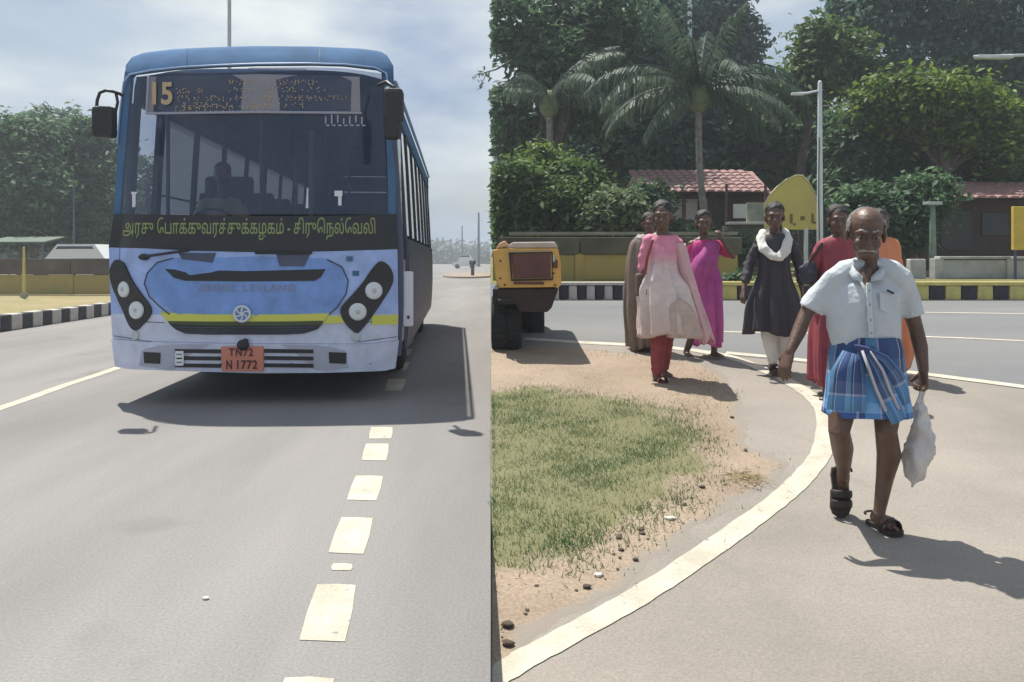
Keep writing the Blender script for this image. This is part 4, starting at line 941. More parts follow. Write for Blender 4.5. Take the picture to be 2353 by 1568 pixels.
# poles
sl = pole('pale slim street pole with a short cross arm, right of the yellow board', 1884, 13.4, 190, zb(13.4), .045, M_palep, name='street_pole', cat='street pole')
H1 = P(0, 190, 13.4).z - zb(13.4)
MB().tube([(-.38, 0, H1 - .18), (-.2, 0, H1 - .17), (.03, 0, H1 - .12)], [.022, .018, .015], 6).build('arm', M_palep, sl); MB().bevbox((-.36, 0, H1 - .185), (.2, .08, .04), .01).build('lamp', M_palep, sl)
MB().tube([(-.02, -.05, .2), (-.04, -.055, 1.4), (-.03, -.05, H1 - .9)], .008, 5).build('cable', M_black, sl)
pole('tall white mast running up out of the picture behind the coconut palm', 1585, 30, -260, zb(30), .085, M_palep, name='mast', cat='mast')
t = pole('street light pole beyond the right edge whose arm reaches into the top right', 2480, 17, 90, zb(17), .06, M_gal, name='street_light', cat='street light')
Hq = P(0, 90, 17).z - zb(17); MB().tube([(0, 0, Hq - .1), (-1.0, 0, Hq - .33), (-2.15, 0, Hq - .36)], .03, 7).build('arm', M_palep, t); MB().bevbox((-1.75, 0, Hq - .37), (.75, .16, .07), .02).build('lamp_head', M_palep, t)

# ---------------- trees on the right
G = 'big trees behind the junction'
tree('dark tree behind the yellow machine, its crown reaching the top of the picture', 1180, 23, [(1175, 60, 90, 70, 0), (1300, 40, 90, 70, 1), (1260, 140, 90, 60, 0), (1160, 250, 60, 55, 0), (1330, 170, 80, 70, 0), (1200, 320, 90, 60, 1), (1400, 50, 70, 80, 0), (1350, 260, 90, 60, 1)], 'dark', .13, 950, 15, trunk=.2, group=G)
tree('dark tree behind the coconut palm', 1500, 26, [(1430, 90, 80, 70, 0), (1500, 150, 90, 80, 0), (1450, 260, 110, 90, 1), (1540, 330, 120, 90, 0), (1380, 350, 90, 80, 1), (1500, 30, 80, 70, 1), (1560, 230, 90, 80, 0)], 'blue', .14, 1100, 15, trunk=.25, group=G)
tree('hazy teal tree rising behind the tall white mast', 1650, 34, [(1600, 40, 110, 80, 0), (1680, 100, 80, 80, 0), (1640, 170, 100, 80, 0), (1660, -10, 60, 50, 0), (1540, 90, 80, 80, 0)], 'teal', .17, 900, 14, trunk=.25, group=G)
tree('dark tree filling the space above the red roofed house', 1720, 28, [(1680, 290, 130, 90, 0), (1800, 300, 120, 90, 1), (1740, 370, 140, 70, 0), (1880, 340, 120, 90, 0), (1640, 370, 100, 60, 0)], 'dark', .15, 1300, 15, trunk=.22, group=G)
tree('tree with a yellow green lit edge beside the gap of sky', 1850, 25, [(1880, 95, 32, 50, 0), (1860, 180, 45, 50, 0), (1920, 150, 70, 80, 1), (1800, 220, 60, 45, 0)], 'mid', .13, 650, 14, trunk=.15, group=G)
tree('large bluish tree reaching out of the top right of the picture', 2050, 29, [(1980, 60, 80, 70, 0), (2080, 30, 110, 70, 0), (2210, 70, 110, 80, 1), (2330, 60, 100, 90, 0), (2120, 150, 130, 45, 0), (2290, 170, 120, 60, 0), (1960, 170, 80, 40, 1), (2420, 150, 90, 120, 0), (2010, -30, 120, 60, 0), (2250, -30, 150, 60, 0)], 'blue', .15, 1150, 15, trunk=.3, group=G)
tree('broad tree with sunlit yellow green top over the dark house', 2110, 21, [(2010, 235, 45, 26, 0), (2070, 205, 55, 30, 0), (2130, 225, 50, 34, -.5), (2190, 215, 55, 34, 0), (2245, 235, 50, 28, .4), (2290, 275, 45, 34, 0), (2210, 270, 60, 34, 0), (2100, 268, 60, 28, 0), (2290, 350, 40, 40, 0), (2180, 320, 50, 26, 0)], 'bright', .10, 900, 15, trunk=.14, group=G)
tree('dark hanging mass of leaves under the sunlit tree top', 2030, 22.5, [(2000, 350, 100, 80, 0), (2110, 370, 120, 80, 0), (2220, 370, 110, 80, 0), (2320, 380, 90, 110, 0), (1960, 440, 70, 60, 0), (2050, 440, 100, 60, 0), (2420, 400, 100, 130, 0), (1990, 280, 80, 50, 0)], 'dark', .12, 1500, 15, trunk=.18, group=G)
tree('small dark tree with hanging leaves left of the dark house', 2105, 16.5, [(2100, 470, 60, 45, 0), (2080, 520, 50, 50, 0), (2130, 440, 50, 35, 0), (1990, 480, 60, 50, 0), (2030, 530, 60, 45, 0)], 'dark', .08, 600, 14, trunk=.09, group=G, cl=.18)
# bushes
G2 = 'bushes along the yellow wall'
tree('light green bush at the left end of the yellow wall', 1190, 17, [(1180, 420, 70, 50, 0), (1160, 480, 60, 55, 0), (1230, 490, 70, 55, 0), (1200, 540, 80, 30, 0)], 'mid', .085, 700, 13, trunk=.05, cat='bush', name='bush', cl=.16, group=G2)
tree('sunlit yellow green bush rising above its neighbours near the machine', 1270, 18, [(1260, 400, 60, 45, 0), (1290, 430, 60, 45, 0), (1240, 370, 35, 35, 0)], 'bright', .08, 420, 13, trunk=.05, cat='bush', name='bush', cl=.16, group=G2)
tree('mid green bush in the middle of the yellow wall', 1340, 16.8, [(1310, 470, 70, 50, 0), (1370, 490, 60, 50, 0), (1330, 420, 50, 50, .5), (1360, 530, 80, 25, 0)], 'mid', .085, 620, 13, trunk=.05, cat='bush', name='bush', cl=.16, group=G2)
tree('pale grey green bush beside the head of the woman in pink', 1425, 16, [(1420, 470, 45, 32, 0), (1440, 495, 32, 24, 0), (1400, 500, 40, 24, 0)], 'pale', .075, 360, 13, trunk=.04, cat='bush', name='bush', cl=.12, group=G2)
tree('dark low bush behind the women and the stall', 1500, 17.5, [(1480, 480, 50, 60, 0), (1560, 550, 60, 35, 0), (1660, 575, 70, 30, 0), (1470, 550, 50, 30, 0)], 'dark', .085, 500, 13, trunk=.05, cat='bush', name='bush', cl=.16, group=G2)
tree('small dark bush behind the kerb between the women', 1700, 13.2, [(1690, 650, 25, 18, 0), (1725, 655, 22, 14, 0)], 'dark', .05, 130, 12, trunk=0, cat='bush', name='bush', cl=.06, group=G2)
# wood behind everything
B = [(x, 44 + rng.uniform(-3, 3), z, rng.uniform(2, 3.5), 1.5, rng.uniform(1.2, 2.4)) for x, z in zip(rng.uniform(0, 42, 110), rng.uniform(1.0, 8.0, 110))]
p, nr, tn = crown_points(B, 5200, 10, .5)
Xp = p[:, 0] / p[:, 1] * F + CX; Yp = HY - (p[:, 2] - CAMH) / p[:, 1] * F
gap = ((Xp > 1730) & (Xp < 1840) & (Yp < 190)) | ((Xp > 1120) & (Xp < 1240) & (Yp < 230))
k = (p[:, 0] > SX * p[:, 1] + .15) & ~gap
o = leaves_mesh('woodland', p[k], nr[k], .36 * rng.uniform(.6, 1.3, k.sum()), tn[k], ML['blue'], None, kind='stuff'); o['label'] = 'dense dark wood behind the houses on the right'
# leafy twig reaching over the bus road
c = P(1140, 170, 20); t = thing('branch', 'thin leafy twig hanging out from the tree into the sky between bus and palm', 'branch', P(1150, 160, 20))
pts = [P(1175, 140, 20), P(1140, 160, 20), P(1112, 168, 20), P(1092, 172, 20)]; MB().tube(pts, [.03, .02, .012, .006], 6).build('twig', M_bark, t, world=True)
pts2 = [P(1120, 165, 20), P(1108, 190, 20), P(1102, 204, 20)]; MB().tube(pts2, [.012, .008, .004], 5).build('twig', M_bark, t, world=True)
cc = np.array([np.array(P(X + rng.normal(0, 4), Y + rng.normal(0, 5), 20 + rng.normal(0, .1))) for X, Y in [(1095, 172), (1100, 168), (1110, 172), (1118, 176), (1106, 190), (1102, 200), (1122, 165), (1090, 178), (1115, 162), (1125, 180)] for _ in range(3)])
leaves_mesh('leaves', cc, rng.normal(size=cc.shape), np.full(len(cc), .075), rng.uniform(0, 1, len(cc)), ML['dark'], t, asp=.35)
# ---------------- palms
def palm(label, X0, X1, Ycrown, d, fr, Lf, r=.12, seed=0, m='palm', Yc=None):
    rr = random.Random(seed); base = P(X0, 600, d); base.z = zb(d); c = P(X1, Ycrown, d)
    t = thing('palm_tree', label, 'palm tree', base, group='coconut palms')
    k = [base + (c - base) * u + Vector((math.sin(u * 3.14) * -.12, 0, 0)) for u in np.linspace(0, 1, 12)]; k[0].z -= .1
    MB().tube(k, [r * (1.35 - .5 * min(1, i / 4)) * (1 + .05 * (i % 2)) for i in range(12)], 12).build('trunk', M_palmbark, t, world=True, smooth=True)
    mb = MB(); vs, fs = ellipsoid(c + Vector((0, 0, -.05)), (.26, .26, .36)); mb.add(vs, fs); mb.build('crown_shaft', mat('palm shaft', (.13, .16, .08), .8, var=.3, vscale=6), t, world=True, smooth=True)
    for i, (az, el, ln, droop) in enumerate(fr):
        a = R(az); dirh = Vector((math.cos(a), math.sin(a), 0)); pts = []; n = 16; p = Vector(c) + Vector((0, 0, .15)); e = R(el)
        for s in range(n + 1):
            pts.append(p.copy()); u = s / n; ee = e - R(droop) * (u ** 1.3); p = p + (dirh * math.cos(ee) + Vector((0, 0, 1)) * math.sin(ee)) * (ln / n)
        pts = [p_ for p_ in pts if p_.x > seam(p_.y) + .12]
        if len(pts) < 4: continue
        n = len(pts) - 1; mb = MB(); mb.tube(pts, [.035 * (1 - .85 * s / n) for s in range(n + 1)], 5); side = dirh.cross(Vector((0, 0, 1)))
        v = mb.v; f = mb.f
        tone_n = len(v)
        for s in range(1, n):
            for h in range(3):
                u = (s + h / 3) / n; 
                if u > .99: continue
                i0 = int(u * n); q = pts[i0].lerp(pts[min(i0 + 1, n)], u * n - i0); tv = (pts[min(i0 + 1, n)] - pts[i0]).normalized()
                ll = Lf * math.sin(math.pi * min(1, u * .85 + .12)) ** .7 * rr.uniform(.85, 1.1)
                if q.x < seam(q.y) + .35: continue
                for sd in (-1, 1):
                    dv = (side * sd * rr.uniform(.45, .85) + tv * rr.uniform(.2, .6) + Vector((0, 0, -.4 - .8 * rr.random()))).normalized(); dn = (dv * .6 + Vector((rr.uniform(-.15, .15), 0, -1.1))).normalized()
                    w = tv * .022; a0 = q; a1 = q + dv * ll * .5; a2 = a1 + dn * ll * .5; b = len(v)
                    v += [tuple(a0 - w), tuple(a0 + w), tuple(a1 + w * .9), tuple(a1 - w * .9), tuple(a2)]; f += [[b, b + 1, b + 2, b + 3], [b + 3, b + 2, b + 4]]
        o = build('frond', v, f, ML[m], t, world=True)
        at = o.data.attributes.new('tone', 'FLOAT', 'POINT'); at.data.foreach_set('value', np.clip(rr.uniform(.1, .8) + np.repeat(np.random.default_rng(i).normal(0, .2, len(v) // 5 + 1), 5)[:len(v)], 0, 1).astype(np.float32))
    return t
fr = [(200, 22, 2.9, 95), (170, 38, 3.0, 100), (185, 5, 2.6, 80), (150, 12, 2.6, 70), (215, -15, 2.3, 60), (350, 25, 2.7, 85), (5, 40, 2.6, 90), (330, 5, 2.5, 70), (20, 10, 2.6, 75), (340, -20, 2.1, 50), (280, 30, 2.4, 85), (250, 50, 2.3, 80), (300, 65, 2.2, 45), (120, 72, 2.5, 25), (70, 60, 2.6, 40), (40, 35, 2.6, 70), (95, 20, 2.5, 70), (230, 62, 2.3, 50), (180, 66, 2.4, 28)]
palm('coconut palm with a thin leaning trunk in front of the red roofed house', 1640, 1606, 218, 18.5, fr, .62, .085, 2)
fr2 = [(190, 20, 2.6, 80), (160, 35, 2.5, 85), (20, 25, 2.6, 85), (350, 10, 2.5, 75), (300, 30, 2.3, 80), (240, 30, 2.3, 80), (60, 45, 2.4, 70), (110, 40, 2.4, 70), (330, 50, 2.4, 70), (0, 60, 2.3, 60)]
palm('smaller coconut palm at the left, half hidden among the dark trees', 1300, 1262, 235, 21, [a for a in fr2], .6, .09, 5)
# ---------------- grass, stones, litter on the verge
def inpoly(x, y, poly):
    c = np.zeros(len(x), bool); n = len(poly); j = n - 1
    for i in range(n):
        xi, yi = poly[i]; xj, yj = poly[j]
        c ^= ((yi > y) != (yj > y)) & (x < (xj - xi) * (y - yi) / (yj - yi + 1e-12) + xi); j = i
    return c
def blades(name, n, poly, hmin, hmax, m, seed, dens=None):
    g = np.random.default_rng(seed); A = np.array(poly); x = g.uniform(A[:, 0].min(), A[:, 0].max(), n); y = g.uniform(A[:, 1].min(), A[:, 1].max(), n)
    dd_ = polydist(x, y, poly) + wob(x, y, .12); k = (g.uniform(0, 1, n) ** 1.5 * .38 < dd_ + .08) & (x > SX * y + .02)
    pn = np.sin(x * 5.1 + np.sin(y * 3.3) * 2) + np.sin(y * 6.3 + np.sin(x * 4.1) * 2); k &= g.uniform(-1.6, 1.6, n) < pn * .8 + .5 if dens is None else g.uniform(-1.2, 2.2, n) < pn * .8 - dens
    x, y = x[k] + g.normal(0, .07, k.sum()), y[k] + g.normal(0, .07, k.sum()); x = np.maximum(x, SX * y + .02); n = len(x); z = ZA + ZS * np.maximum(2.2, y) + .012; h = g.uniform(hmin, hmax, n); a = g.uniform(0, 6.28, n); w = g.uniform(.002, .005, n); lx = g.normal(0, .5, n) * h; ly = g.normal(0, .5, n) * h
    v = np.stack([np.stack([x - w * np.cos(a), y - w * np.sin(a), z], 1), np.stack([x + w * np.cos(a), y + w * np.sin(a), z], 1), np.stack([x + lx, y + ly, z + h], 1)], 1).reshape(-1, 3)
    me = bpy.data.meshes.new(name); me.vertices.add(n * 3); me.vertices.foreach_set('co', v.ravel()); me.loops.add(n * 3); me.loops.foreach_set('vertex_index', np.arange(n * 3, dtype=np.int32))
    me.polygons.add(n); me.polygons.foreach_set('loop_start', np.arange(0, n * 3, 3, dtype=np.int32)); me.polygons.foreach_set('loop_total', np.full(n, 3, np.int32)); me.materials.append(m)
    at = me.attributes.new('tone', 'FLOAT', 'POINT'); at.data.foreach_set('value', np.repeat(np.clip(.5 + .25 * pn[k] + g.normal(0, .2, n), 0, 1), 3).astype(np.float32)); me.update(calc_edges=True)
    o = bpy.data.objects.new(name, me); COL.objects.link(o); o['kind'] = 'stuff'; return o
o = blades('grass', 90000, TURFP, .012, .045, leaf_mat('grass green', (.26, .27, .14), (.12, .20, .08), .4), 5); o['label'] = 'short patchy grass on the roadside verge'
o = blades('dry_grass', 22000, SOILP, .008, .03, leaf_mat('dry grass', (.36, .29, .15), (.26, .23, .10), .3), 6, dens=.35); o['label'] = 'thin dry grass on the bare soil'
g = np.random.default_rng(8); mb = MB()
cnt = 0
while cnt < 240:
    X = g.uniform(1127, 1800); Y = g.uniform(850, 1540); p = GR(X, Y)
    near = inpoly(np.array([X]), np.array([Y]), edge)[0]
    if not near or (X < 1600 and Y < 900 and g.uniform() < .7): continue
    r = g.uniform(.003, .011) * (1 + (g.uniform() < .08)); vs, fs = ellipsoid(GR(X, Y, r * .4 + .008), (r, r * g.uniform(.6, 1), r * .6), Matrix.Rotation(g.uniform(0, 3), 3, 'Z'), 6, 4); mb.add(vs, fs); cnt += 1
mb.build('pebbles', mat('pebbles', (.12, .09, .06), .9, col2=(.34, .29, .22), vscale=9), kind='stuff')['label'] = 'scattered pebbles and crumbs of soil on the verge'
M_stone = mat('dark stone', (.08, .06, .045), .9, bump=.5); M_pst = mat('pale stone', (.68, .66, .6), .8, bump=.4)
def pxc(x, y): return (1121 + x * .414, 919 + y * .414)
def stone(label, X, Y, r, m, flat=.6, grp=None, cat='stone', name='stone'):
    vs, fs = ellipsoid(Vector((0, 0, 0)), (r * 1.2, r, r * flat), None, 9, 7); rr = random.Random(int(X * 7 + Y)); c = GR(X, Y, r * flat * .5 + .008)
    vs = [v * rr.uniform(.82, 1.15) for v in vs]; o = build(name, vs, fs, m, smooth=True); o.location = c; return props(o, label, cat, grp)
SL = ['beside the straw heap', 'at the left edge, upper of two', 'at the left edge, lowest of all', 'left of the bright white pebble, out on the soil', 'just below the bright white pebble', 'just below the grass edge near the white litter', 'at the grass edge above the pair near the litter', 'left one of the pair at the grass edge near the litter', 'in the middle of the pale grass', 'on the reddish soil near its right tip', 'out on the tarmac edge below the white litter', 'on the reddish soil highest up towards the women', 'at the lower left edge of the grass']
for k_, (x, y, r) in enumerate([(1190, 495, .016), (110, 1268, .022), (112, 1370, .02), (272, 1050, .012), (550, 1052, .016), (740, 845, .012), (858, 755, .014), (728, 780, .014), (525, 268, .02), (1210, 155, .014), (820, 898, .012), (1355, 105, .014), (325, 898, .011)]):
    stone('small dark stone ' + SL[k_], *pxc(x, y), r, M_stone, grp='dark stones on the verge')
stone('bright white pebble at the edge of the soil near the curved white line', *pxc(612, 988), .016, M_pst)
stone('crumpled white scrap of litter lying where grass meets tarmac', *pxc(1010, 668), .026, M_pst, .3, cat='litter', name='litter')
p = GL(473, 1378); vs, fs = ellipsoid(Vector((0, 0, 0)), (.014, .01, .006), None, 7, 5); o = build('litter', vs, fs, M_pst); o.location = p + Vector((0, 0, .006)); props(o, 'tiny white speck of litter on the tarmac in front of the bus', 'litter')
# straw heap beside the curved line
c = GR(1712, 1100, .01); t = thing('straw_heap', 'small heap of dry straw and twigs at the inner edge of the curved white line', 'straw heap', c); mb = MB(); rr = random.Random(3)
for i in range(150):
    a = rr.uniform(0, 6.28); q = Vector((rr.gauss(0, .055), rr.gauss(0, .075), abs(rr.gauss(0, .010)))); dv = Vector((math.cos(a), math.sin(a), rr.uniform(-.1, .15))) * rr.uniform(.02, .055); mb.tube([q - dv, q, q + dv + Vector((0, 0, -.005))], .0016, 4, cap=False)
mb.build('straw', mat('straw', (.46, .38, .20), .8, col2=(.25, .2, .11), vscale=20), t)

# ================================================================== YELLOW MACHINE at the left of the junction
md = 8.2; c = GR(1165, 818); MC = thing('road_machine', 'yellow road machine with dark red rear panel and black tyre beside the women', 'construction vehicle', (P(1200, 0, md).x, md, zr(md)))
M_my = mat('machine yellow', (.62, .36, .07), .45, var=.12, vscale=4, coat=.2); M_myd = mat('machine faded top', (.52, .44, .36), .5, var=.12, vscale=4)
M_red = mat('dark red panel', (.10, .025, .02), .35, var=.3, vscale=5); M_brn = mat('dark brown underframe', (.03, .018, .014), .8, var=.3)
mx_ = lambda X, d=md: P(X, 0, d).x - MC.location.x
mz_ = lambda Y, d=md: P(0, Y, d).z - zr(md)
def prism(name, pts, y0, y1, m, parent, bev=.012):
    """pts in photo units at the machine's rear plane, extruded away from the camera"""
    n = len(pts); v = [(mx_(X), y0, mz_(Y)) for X, Y in pts] + [(mx_(X), y1, mz_(Y)) for X, Y in pts]
    o = build(name, v, [list(range(n)), list(range(n, 2 * n))[::-1]] + [[i, n + i, n + (i + 1) % n, (i + 1) % n] for i in range(n)], m, parent)
    b = o.modifiers.new('bevel', 'BEVEL'); b.width = bev; b.segments = 2; return o
body = prism('body', [(1132, 575), (1152, 571), (1282, 571), (1288, 600), (1290, 652), (1286, 660), (1145, 662), (1138, 640)], -.02, 1.7, M_my, MC)
prism('top_cover', [(1160, 571), (1178, 557), (1276, 556), (1283, 570)], .0, 1.6, M_myd, MC)
prism('top_cover', [(1140, 572), (1146, 560), (1160, 553), (1172, 566)], -.01, .4, mat('machine orange', (.65, .38, .2), .5), MC)
rp_ = prism('rear_panel', [(1176, 586), (1264, 584), (1265, 638), (1180, 640)], -.035, .0, M_red, MC, .005)
fr_ = [Vector((mx_(X), -.042, mz_(Y))) for X, Y in [(1172, 582), (1268, 580), (1269, 642), (1176, 644), (1172, 582)]]
MB().tube(fr_, .012, 6).build('panel_frame', M_brn, MC)
MB().bevbox((mx_(1275), -.03, mz_(607)), (.05, .04, .08), .008).build('tail_lamp', M_red, MC)
MB().tube([(mx_(1272), -.04, mz_(590)), (mx_(1272), -.05, mz_(600))], .012, 6).build('latch', M_gal, MC)
prism('underframe', [(1132, 664), (1284, 663), (1268, 708), (1258, 718), (1196, 718), (1186, 700), (1132, 700)], .02, 1.5, M_brn, MC)
tw_ = .30
MB().lathe([(.2, -tw_ / 2), (.27, -tw_ / 2 - .005), (.305, -tw_ / 2 + .04), (.315, -.05), (.315, .05), (.305, tw_ / 2 - .04), (.27, tw_ / 2 + .005), (.2, tw_ / 2)], (mx_(1163), .50, .315), 'x', 32).build('tyre', M_rub, MC, smooth=True)
t0 = None
for k in range(28):                                   # tread lugs
    a = 2 * math.pi * k / 28
    for sd in (-1, 1):
        if t0 is None: t0 = MB().box((0, 0, 0), (.12, .035, .03)).build('tread_lug', M_rub, MC); o = t0
        else: o = t0.copy(); COL.objects.link(o); o.parent = MC
        o.location = (mx_(1163) + sd * .07, .50 + .315 * math.cos(a + sd * .05), .315 + .315 * math.sin(a + sd * .05)); o.rotation_euler = (a - R(90), 0, sd * .35)
MB().lathe([(.02, -.05), (.2, -.09), (.2, .09), (.02, .05)], (mx_(1163), .50, .315), 'x', 20).build('rim', M_my, MC)
MB().lathe([(.15, -.1), (.24, -.1), (.25, -.05), (.25, .05), (.24, .1), (.15, .1)], (mx_(1240), 1.55, .25), 'x', 24).build('tyre', M_rub, MC, smooth=True)
mb = MB(); mb.box((mx_(1163), .5, .5), (.2, .1, .4)); mb.box((mx_(1205), 1.55, .3), (.4, .08, .3)); mb.build('axle', M_brn, MC)

# ================================================================== PEOPLE
M_skin = mat('brown skin', (.10, .055, .038), .5, var=.10, vscale=12)
M_skind = mat('dark brown skin', (.115, .066, .045), .5, var=.10, vscale=12)
M_skinm = mat('weathered skin', (.105, .058, .038), .45, var=.22, vscale=10, bump=.15, bscale=60)
M_hairb = mat('black hair', (.012, .010, .010), .55, bump=.6, bscale=80)
M_hairg = mat('grey hair', (.20, .19, .18), .8, var=.3, vscale=60, bump=.8, bscale=90)
M_eyew = mat('eye white', (.30, .27, .24), .4); M_pup = mat('dark eye', (.01, .008, .007), .2)
def rotm(yaw, pitch=0, roll=0): return Matrix.Rotation(R(yaw), 3, 'Z') @ Matrix.Rotation(R(pitch), 3, 'X') @ Matrix.Rotation(R(roll), 3, 'Y')
def head_solids(c, s, rm):
    q = lambda *a: Vector(c) + rm @ (Vector(a) * s); e = lambda a, r: ellipsoid(q(*a), tuple(k * s for k in r), rm, 18, 12)
    o = [e((0, .012, .035), (.073, .094, .080)), e((0, -.020, -.030), (.060, .068, .082)), e((0, -.040, -.083), (.038, .040, .028)), e((0, .045, -.02), (.055, .055, .06))]
    o += [e((sx * .078, .012, -.012), (.010, .020, .032)) for sx in (-1, 1)] + [e((sx * .034, -.066, -.030), (.022, .018, .020)) for sx in (-1, 1)]
    ch = lambda p, r: chain([q(*a) for a in p], [k * s for k in r], 10)
    o += [ch([(0, -.080, .008), (0, -.098, -.020), (0, -.108, -.040)], [.009, .011, .014]), ch([(-.016, -.094, -.042), (.016, -.094, -.042)], [.010, .010])]
    o += [ch([(-.050, -.070, .018), (-.030, -.084, .024), (0, -.086, .018), (.030, -.084, .024), (.050, -.070, .018)], [.008, .010, .009, .010, .008])]
    o += [ch([(-.024, -.080, -.067), (0, -.089, -.065), (.024, -.080, -.067)], [.005, .007, .005]), ch([(-.020, -.080, -.077), (0, -.087, -.078), (.020, -.080, -.077)], [.005, .007, .005])]
    return o
def eyes(c, s, rm, t):
    for sx in (-1, 1):
        p = Vector(c) + rm @ (Vector((sx * .030, -.0745, .000)) * s); vs, fs = ellipsoid(p, (.013 * s, .010 * s, .0060 * s), rm, 12, 8); e = MB().add(vs, fs).build('eye', M_eyew, t, world=True, smooth=True)
        p = Vector(c) + rm @ (Vector((sx * .030, -.083, -.001)) * s); vs, fs = ellipsoid(p, (.0062 * s, .004 * s, .0052 * s), rm, 10, 6); MB().add(vs, fs).build('pupil', M_pup, e, world=True, smooth=True)
def hand_solids(w, dr, pn, s=1.0, curl=35, thumb=1, scale_f=1.0):
    """palm and five fingers; dr along the hand, pn palm normal (fingers curl towards it)"""
    dr = Vector(dr).normalized(); pn = Vector(pn); pn = (pn - dr * pn.dot(dr)).normalized(); a = dr.cross(pn).normalized(); w = Vector(w); o = []
    kn = w + dr * .085 * s
    o.append(chain([w - dr * .01, w + dr * .035 * s, kn], [(.024 * s, .017 * s), (.036 * s, .016 * s), (.038 * s, .014 * s)], 12, True, a))
    for i, (off, ln) in enumerate(((-.030, .062), (-.010, .075), (.010, .070), (.029, .056))):
        p = kn + a * off * s - dr * .006 * s; pts = [p - dr * .012 * s]; dd = dr.copy()
        for k, fr_ in enumerate((.45, .32, .25)):
            dd = (Matrix.Rotation(R(curl * (1.0 + .25 * k)) * 1, 3, dr.cross(pn)) @ dd) if k else (Matrix.Rotation(R(curl * .55), 3, dr.cross(pn)) @ dd)
            pts.append(pts[-1] + dd * ln * fr_ * 1.15 * s)
        o.append(chain(pts, [.0090 * s, .0088 * s, .0080 * s, .0068 * s], 9))
    b = w + dr * .022 * s - a * thumb * .022 * s
    o.append(chain([b, b + (dr * .6 - a * thumb * .8 + pn * .25).normalized() * .032 * s, b + (dr * .85 - a * thumb * .75 + pn * .5).normalized() * .060 * s + pn * .004], [.0135 * s, .0105 * s, .0085 * s], 9))
    return o
def foot_solids(ank, toe, s=1.0, hr=.034):
    ank = Vector(ank); toe = Vector(toe); dv = toe - ank; up = Vector((1, 0, 0))
    dn = Vector((0, 0, -1)) if abs(dv.normalized().z) < .8 else Vector((0, .4, 0))
    heel = ank - dv.normalized() * .02 * s + dn * .035 * s
    o = [chain([ank, ank.lerp(heel, .8)], [hr * s, .032 * s], 10), chain([heel, ank.lerp(toe, .45) + dn * .012 * s, ank.lerp(toe, .85)], [(.030 * s, .026 * s), (.036 * s, .026 * s), (.044 * s, .016 * s)], 12, True, up)]
    side = dv.cross(dn).normalized()
    for k, off in enumerate((-.030, -.013, .003, .017, .030)):
        p = ank.lerp(toe, .88) + side * off * s; o.append(chain([p, p + dv.normalized() * (.028 - .003 * k) * s], [.010 * s, .0085 * s], 8))
    return o
def sole(name, heel, toe, w, th, m, t, strap=True, upv=Vector((0, 0, 1))):
    heel = Vector(heel); toe = Vector(toe); dv = (toe - heel); Ln = dv.length; u = dv.normalized(); side = u.cross(upv).normalized(); n = side.cross(u).normalized()
    prof = [(-.02, .30), (0, .42), (.15, .48), (.4, .40), (.62, .50), (.82, .52), (.95, .40), (1.02, .15)]
    v = []; k = len(prof)
    for z in (0, 1):
        for a, b in prof: v.append(heel + u * a * Ln + side * b * w + n * z * th)
        for a, b in prof[::-1]: v.append(heel + u * a * Ln - side * b * w + n * z * th)
    K = 2 * k; f = [list(range(K))[::-1], list(range(K, 2 * K))] + [[i, (i + 1) % K, K + (i + 1) % K, K + i] for i in range(K)]
    so = build(name, v, f, m, t, world=True)
    if strap:
        for a in (.52, .72):
            c = heel + u * a * Ln; pts = [c + side * w * .52 * math.cos(q) + n * (th + .045 * math.sin(q)) for q in np.linspace(0, math.pi, 9)]
            MB().tube(pts, [(.020, .005)] * 9, 8, True, u).build('strap', m, so, world=True, smooth=True)
        c = heel + u * .12 * Ln; pts = [c + side * w * .45 * math.cos(q) + u * (-.02 - .03 * math.sin(q)) + n * (th + .03) for q in np.linspace(0, math.pi, 9)]
        MB().tube(pts, .006, 6).build('strap', m, so, world=True, smooth=True)
    return so
def wr(seed, a1=.006, f1=9, stretch=(1, 1, 1), a2=.003):
    """cloth creases: smooth noise pushed along the normal"""
    g = np.random.default_rng(seed); K = g.normal(size=(7, 3)) * f1 * np.array(stretch); ph = g.uniform(0, 6.28, 7)
    def fn(co):
        s = np.zeros(len(co))
        for k, p in zip(K, ph): w = np.sin(co @ k + p + 1.3 * np.sin(co @ k[[1, 2, 0]] * .7)); s += 1 - 2 * np.abs(w) ** .7
        return a1 * s / 2.3 + a2 * np.sin(co @ (K[0] * 2.7) + ph[1])
    return fn
# ---------------------------------------------------------------- the man with the white bag
DM = 4.13
J = lambda X, Y, dd=0.0: P(X, Y, DM + dd)
MAN = thing('person', 'man in white short sleeved shirt and blue checked lungi carrying a white bag', 'person', (J(1990, 600).x, DM, zr(DM)))
hc = J(1990, 537, -.01); hr_ = rotm(-15, 14, 3)
ankR = J(2020, 1180, .0); toeR = GR(2052, 1222) + Vector((0, -.02, .03)); 
sol = []
sol += head_solids(hc, 1.13, hr_)
sol.append(chain([J(1992, 575, .03), J(1994, 600, .035), J(1993, 630, .03)], [.056, .054, .07], 12))
sol.append(chain([J(1990, 650, .03), J(1990, 690, .02), J(1992, 760, .02), J(1990, 830, .02)], [(.13, .075), (.15, .09), (.135, .095), (.13, .095)], 16))
sol.append(chain([J(1918, 645, .03), J(1950, 634, .03), J(1992, 620, .03), J(2034, 634, .03), J(2066, 650, .03)], [.045, .045, .045, .045, .045], 12))
elL = J(1852, 722, .06); wrL = J(1815, 808, -.02)
sol.append(chain([J(1914, 645, .03), J(1880, 680, .05), elL, J(1836, 762, .03), wrL], [.050, .043, .036, .036, .024], 12))
elR = J(2104, 752, .05); wrR = J(2122, 852, -.03)
sol.append(chain([J(2064, 648, .03), J(2086, 696, .04), elR, J(2115, 798, .02), wrR], [.050, .043, .036, .036, .025], 12))
